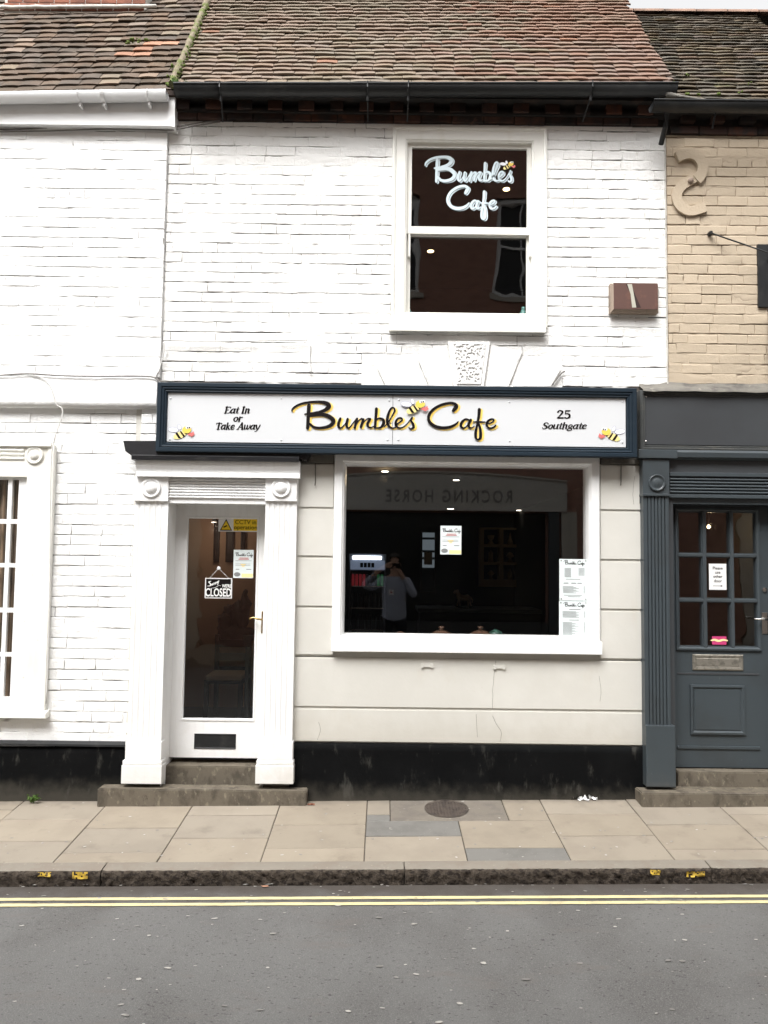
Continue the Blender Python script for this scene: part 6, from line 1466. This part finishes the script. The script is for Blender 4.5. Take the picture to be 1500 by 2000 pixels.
for h in wins:
    f = obj('window', frame(B(), (h[0] - .0, h[1], h[2], h[3]), [(0, OY - .02), (.0, OY - .06), (.08, OY - .06), (.09, OY - .12)]), M_wood, oh)
    obj('meeting_rail', bx(B(), h[0] + .08, h[1] - .08, OY - .12, OY - .07, (h[2] + h[3]) / 2 - .03, (h[2] + h[3]) / 2 + .03), M_wood, f)
    obj('glazing_bar', bx(B(), (h[0] + h[1]) / 2 - .015, (h[0] + h[1]) / 2 + .015, OY - .115, OY - .085, h[2] + .08, h[3] - .08), M_wood, f)
    obj('pane', bx(B(), h[0] + .05, h[1] - .05, OY - .14, OY - .125, h[2] + .05, h[3] - .05), M_odark, f)
    obj('sill', bx(B(), h[0] - .08, h[1] + .08, OY - .05, OY + .06, h[2] - .1, h[2]), M_ostone, f)
obj('roof', xprof(B(), -3.56, 7.0, [(OY + .25, 10.6), (OY + .25, 10.7), (OY - 2.4, 12.2), (OY - 5, 10.7), (OY - 5, 10.6)]), M_tileL, oh)
bm = B(); n = 24; top = [(-1.9 + 5.2 * i / n, 3.40 + .16 * math.sin(math.pi * i / n)) for i in range(n + 1)]
poly(bm, [(-1.9, 2.84), (3.3, 2.84)] + top[::-1], OY + .002, OY + .12); fas = obj('pub_fascia', bm, M_ofas, oh)
obj('fascia_edge', tube(B(), [(x, OY + .12, z + .02) for x, z in top], .03, 6), M_ostone, fas)
bm = B(); text2d(bm, 'ROCKING HORSE', lambda a, b: (1.03 - a, 3.0 + b), size=.34, off=.006, xs=.72, y=OY + .124, space=1.35)
obj('fascia_lettering', bm, mat('grey_fascia_letters', (.19, .18, .17), .6), fas)
obj('shop_glass', bx(B(), -1.6, 2.95, OY - .3, OY - .28, z0, 2.83), M_odark, oh)
for x in (-1.75, 2.95): obj('pilaster', bx(B(), x, x + .2, OY + .001, OY + .1, z0, 2.835, .01), M_char, oh)
obj('pilaster', bx(B(), 3.2, 3.5, OY + .001, OY + .08, z0, 2.835, .01), M_ostone, oh)
obj('stall_riser', bx(B(), -1.55, 2.94, OY - .1, OY + .05, z0, .7), M_charf, oh)
obj('door', bx(B(), 4.0, 4.9, OY + .001, OY + .03, z0, 2.2, .01), M_ostone, oh)
for nm, xa_, xb2, zt, mm, lab in (('stucco_house', -13, -3.57, 10.2, M_cream, 'cream stucco house across the street, left of the brick one'), ('stone_house', 7.02, 15, 9.8, M_ostone, 'pale stone house across the street, right of the brick one')):
    t = thing(nm, ((xa_ + xb2) / 2, OY, z0), lab, 'building')
    ws = [(xa_ + 1 + 2.4 * i, xa_ + 2.1 + 2.4 * i, z, z + 1.7) for i in range(3) for z in (1.0, 4.2)]
    obj('wall', holed_wall(B(), xa_, xb2, -.4, zt, ws, OY - .3, OY), mm, t)
    for h in ws:
        f = obj('window', frame(B(), h, [(0, OY - .02), (0, OY - .06), (.08, OY - .06), (.09, OY - .12)]), M_wood, t); obj('pane', bx(B(), h[0] + .05, h[1] - .05, OY - .14, OY - .125, h[2] + .05, h[3] - .05), M_odark, f)
    obj('roof', xprof(B(), xa_, xb2, [(OY + .25, zt), (OY + .25, zt + .1), (OY - 2.4, zt + 1.8), (OY - 5, zt + .1), (OY - 5, zt)]), M_tileL, t)

# ================================================================== THE PHOTOGRAPHER (mirrored in the shop window)
px0, py0 = .02, -6.0; gz = zroad(px0, py0)
skin = mat('skin', (.42, .26, .19), .55); knit = mat('blue_grey_sweater', (.34, .37, .45), .9); jean = mat('dark_trousers', (.02, .022, .028), .9); hairm = mat('dark_hair', (.018, .014, .012), .7)
EYE = CAM.z - gz                                  # height of the camera over the road
pts = [((0, 0, .98), .19, .12), ((0, 0, 1.12), .185, .12), ((0, -.01, 1.28), .20, .125), ((0, -.02, 1.42), .19, .11), ((0, -.015, 1.52), .062, .062), ((0, .0, 1.60), .058, .06), ((0, .015, 1.68), .075, .09), ((0, .01, 1.76), .082, .1), ((0, 0, 1.83), .06, .075),
       ((-.19, -.02, 1.46), .078, .078), ((-.33, .03, 1.36), .062, .062), ((-.46, .13, 1.40), .052, .052), ((-.20, .25, 1.63), .034, .034), ((-.10, .28, 1.70), .032, .036),
       ((.19, -.02, 1.46), .078, .078), ((.29, .06, 1.26), .062, .062), ((.25, .18, 1.30), .052, .052), ((.10, .27, 1.56), .034, .034), ((.06, .28, 1.64), .032, .036),
       ((-.10, 0, .90), .10, .10), ((-.12, .01, .5), .07, .075), ((-.13, -.02, .09), .045, .05), ((-.14, .12, .04), .045, .035),
       ((.10, 0, .90), .10, .10), ((.12, .01, .5), .07, .075), ((.13, -.02, .09), .045, .05), ((.14, .12, .04), .045, .035)]
ed = [(0, 1), (1, 2), (2, 3), (3, 4), (4, 5), (5, 6), (6, 7), (7, 8), (3, 9), (9, 10), (10, 11), (11, 12), (12, 13), (3, 14), (14, 15), (15, 16), (16, 17), (17, 18), (0, 19), (19, 20), (20, 21), (21, 22), (0, 23), (23, 24), (24, 25), (25, 26)]
sc_ = EYE / 1.70
# fingers: four and a thumb on each hand, curled round the phone
for hi_, base, sgn in ((13, (-.10, .28, 1.70), 1), (18, (.06, .28, 1.64), -1)):
    for k in range(4):
        i0 = len(pts); bz = base[2] + .03 - .02 * k
        pts += [((base[0] + sgn * .03, .30, bz), .011, .011), ((base[0] + sgn * .055, .325, bz), .010, .010), ((base[0] + sgn * .075, .325, bz - .004), .008, .008)]
        ed += [(hi_, i0), (i0, i0 + 1), (i0 + 1, i0 + 2)]
    i0 = len(pts); pts += [((base[0] + sgn * .01, .275, base[2] - .045), .012, .012), ((base[0] + sgn * .045, .27, base[2] - .03), .010, .010)]; ed += [(hi_, i0), (i0, i0 + 1)]
me = bpy.data.meshes.new('person'); me.from_pydata([Vector(p[0]) * sc_ for p in pts], ed, []); me.update()
person = bpy.data.objects.new('person', me); COL.objects.link(person); person.location = (px0, py0, gz)
md = person.modifiers.new('skin', 'SKIN'); md.use_smooth_shade = True
for i, p in enumerate(pts): me.skin_vertices[0].data[i].radius = (p[1] * sc_, p[2] * sc_)
me.skin_vertices[0].data[0].use_root = True
sb2 = person.modifiers.new('sub', 'SUBSURF'); sb2.levels = 1; sb2.render_levels = 1
dgp = bpy.context.evaluated_depsgraph_get(); pm = bpy.data.meshes.new_from_object(person.evaluated_get(dgp))
person.modifiers.clear(); person.data = pm; pm.name = 'person'
pm.materials.clear()
for m_ in (skin, knit, jean): pm.materials.append(m_)
for p in pm.polygons:
    c = p.center / sc_; p.use_smooth = True
    hand = c.y > .235 and c.z > 1.5; head = c.z > 1.53 and abs(c.x) < .13 and c.y < .2
    p.material_index = 0 if hand or head else (1 if c.z > .93 else 2)
tag(person, 'person in blue grey sweater holding a phone up, mirrored in the shop window', 'person')
def pw(x, y, z): return (px0 + x * sc_, py0 + y * sc_, gz + z * sc_)
def pchild(name, bm, m, sm=True):
    o = obj(name, bm, m, None, sm); o.parent = person; o.matrix_parent_inverse = Matrix.Translation(-Vector((px0, py0, gz))); return o
bm = B(); bmesh.ops.create_icosphere(bm, subdivisions=3, radius=1, matrix=Matrix.Translation(pw(0, -.012, 1.795)) @ Matrix.Diagonal((.098 * sc_, .118 * sc_, .088 * sc_, 1)))
bmesh.ops.delete(bm, geom=[v for v in bm.verts if v.co.y > py0 + .075 * sc_ and v.co.z < gz + 1.80 * sc_], context='VERTS'); pchild('hair', bm, hairm)
bm = B()
for x in (-.034, .034): bmesh.ops.create_icosphere(bm, subdivisions=2, radius=.013, matrix=Matrix.Translation(pw(x, .102, 1.715)))
pchild('eyes', bm, M_wing)
pchild('nose', tube(B(), [pw(0, .10, 1.72), pw(0, .125, 1.685), pw(0, .105, 1.672)], [.008, .014, .01], 7), skin)
pchild('mouth', tube(B(), [pw(-.026, .098, 1.640), pw(0, .106, 1.638), pw(.026, .098, 1.640)], [.003, .005, .003], 6), mat('lips', (.32, .12, .1), .5))
bm = B()
for x in (-.088, .088): bmesh.ops.create_icosphere(bm, subdivisions=2, radius=1, matrix=Matrix.Translation(pw(x, .005, 1.70)) @ Matrix.Diagonal((.012, .022, .034, 1)))
pchild('ears', bm, skin)
pb_ = obj('chest_badge', bx(B(), *[px0 - .085, px0 - .005], py0 + .112 * sc_, py0 + .120 * sc_, gz + 1.26 * sc_, gz + 1.34 * sc_), M_paper, None); pb_.parent = person; pb_.matrix_parent_inverse = Matrix.Translation(-Vector((px0, py0, gz)))
bm = bx(B(), px0 - .06, px0 - .03, py0 + .121 * sc_, py0 + .123 * sc_, gz + 1.285 * sc_, gz + 1.315 * sc_); pchild('badge_mark', bm, M_inkr, False)
tag(obj('phone', bx(B(), CAM.x - .04, CAM.x + .115, CAM.y - .035, CAM.y - .024, CAM.z - .055, CAM.z + .022, .004), M_ink), 'black phone held up by the person in the blue grey sweater', 'phone')
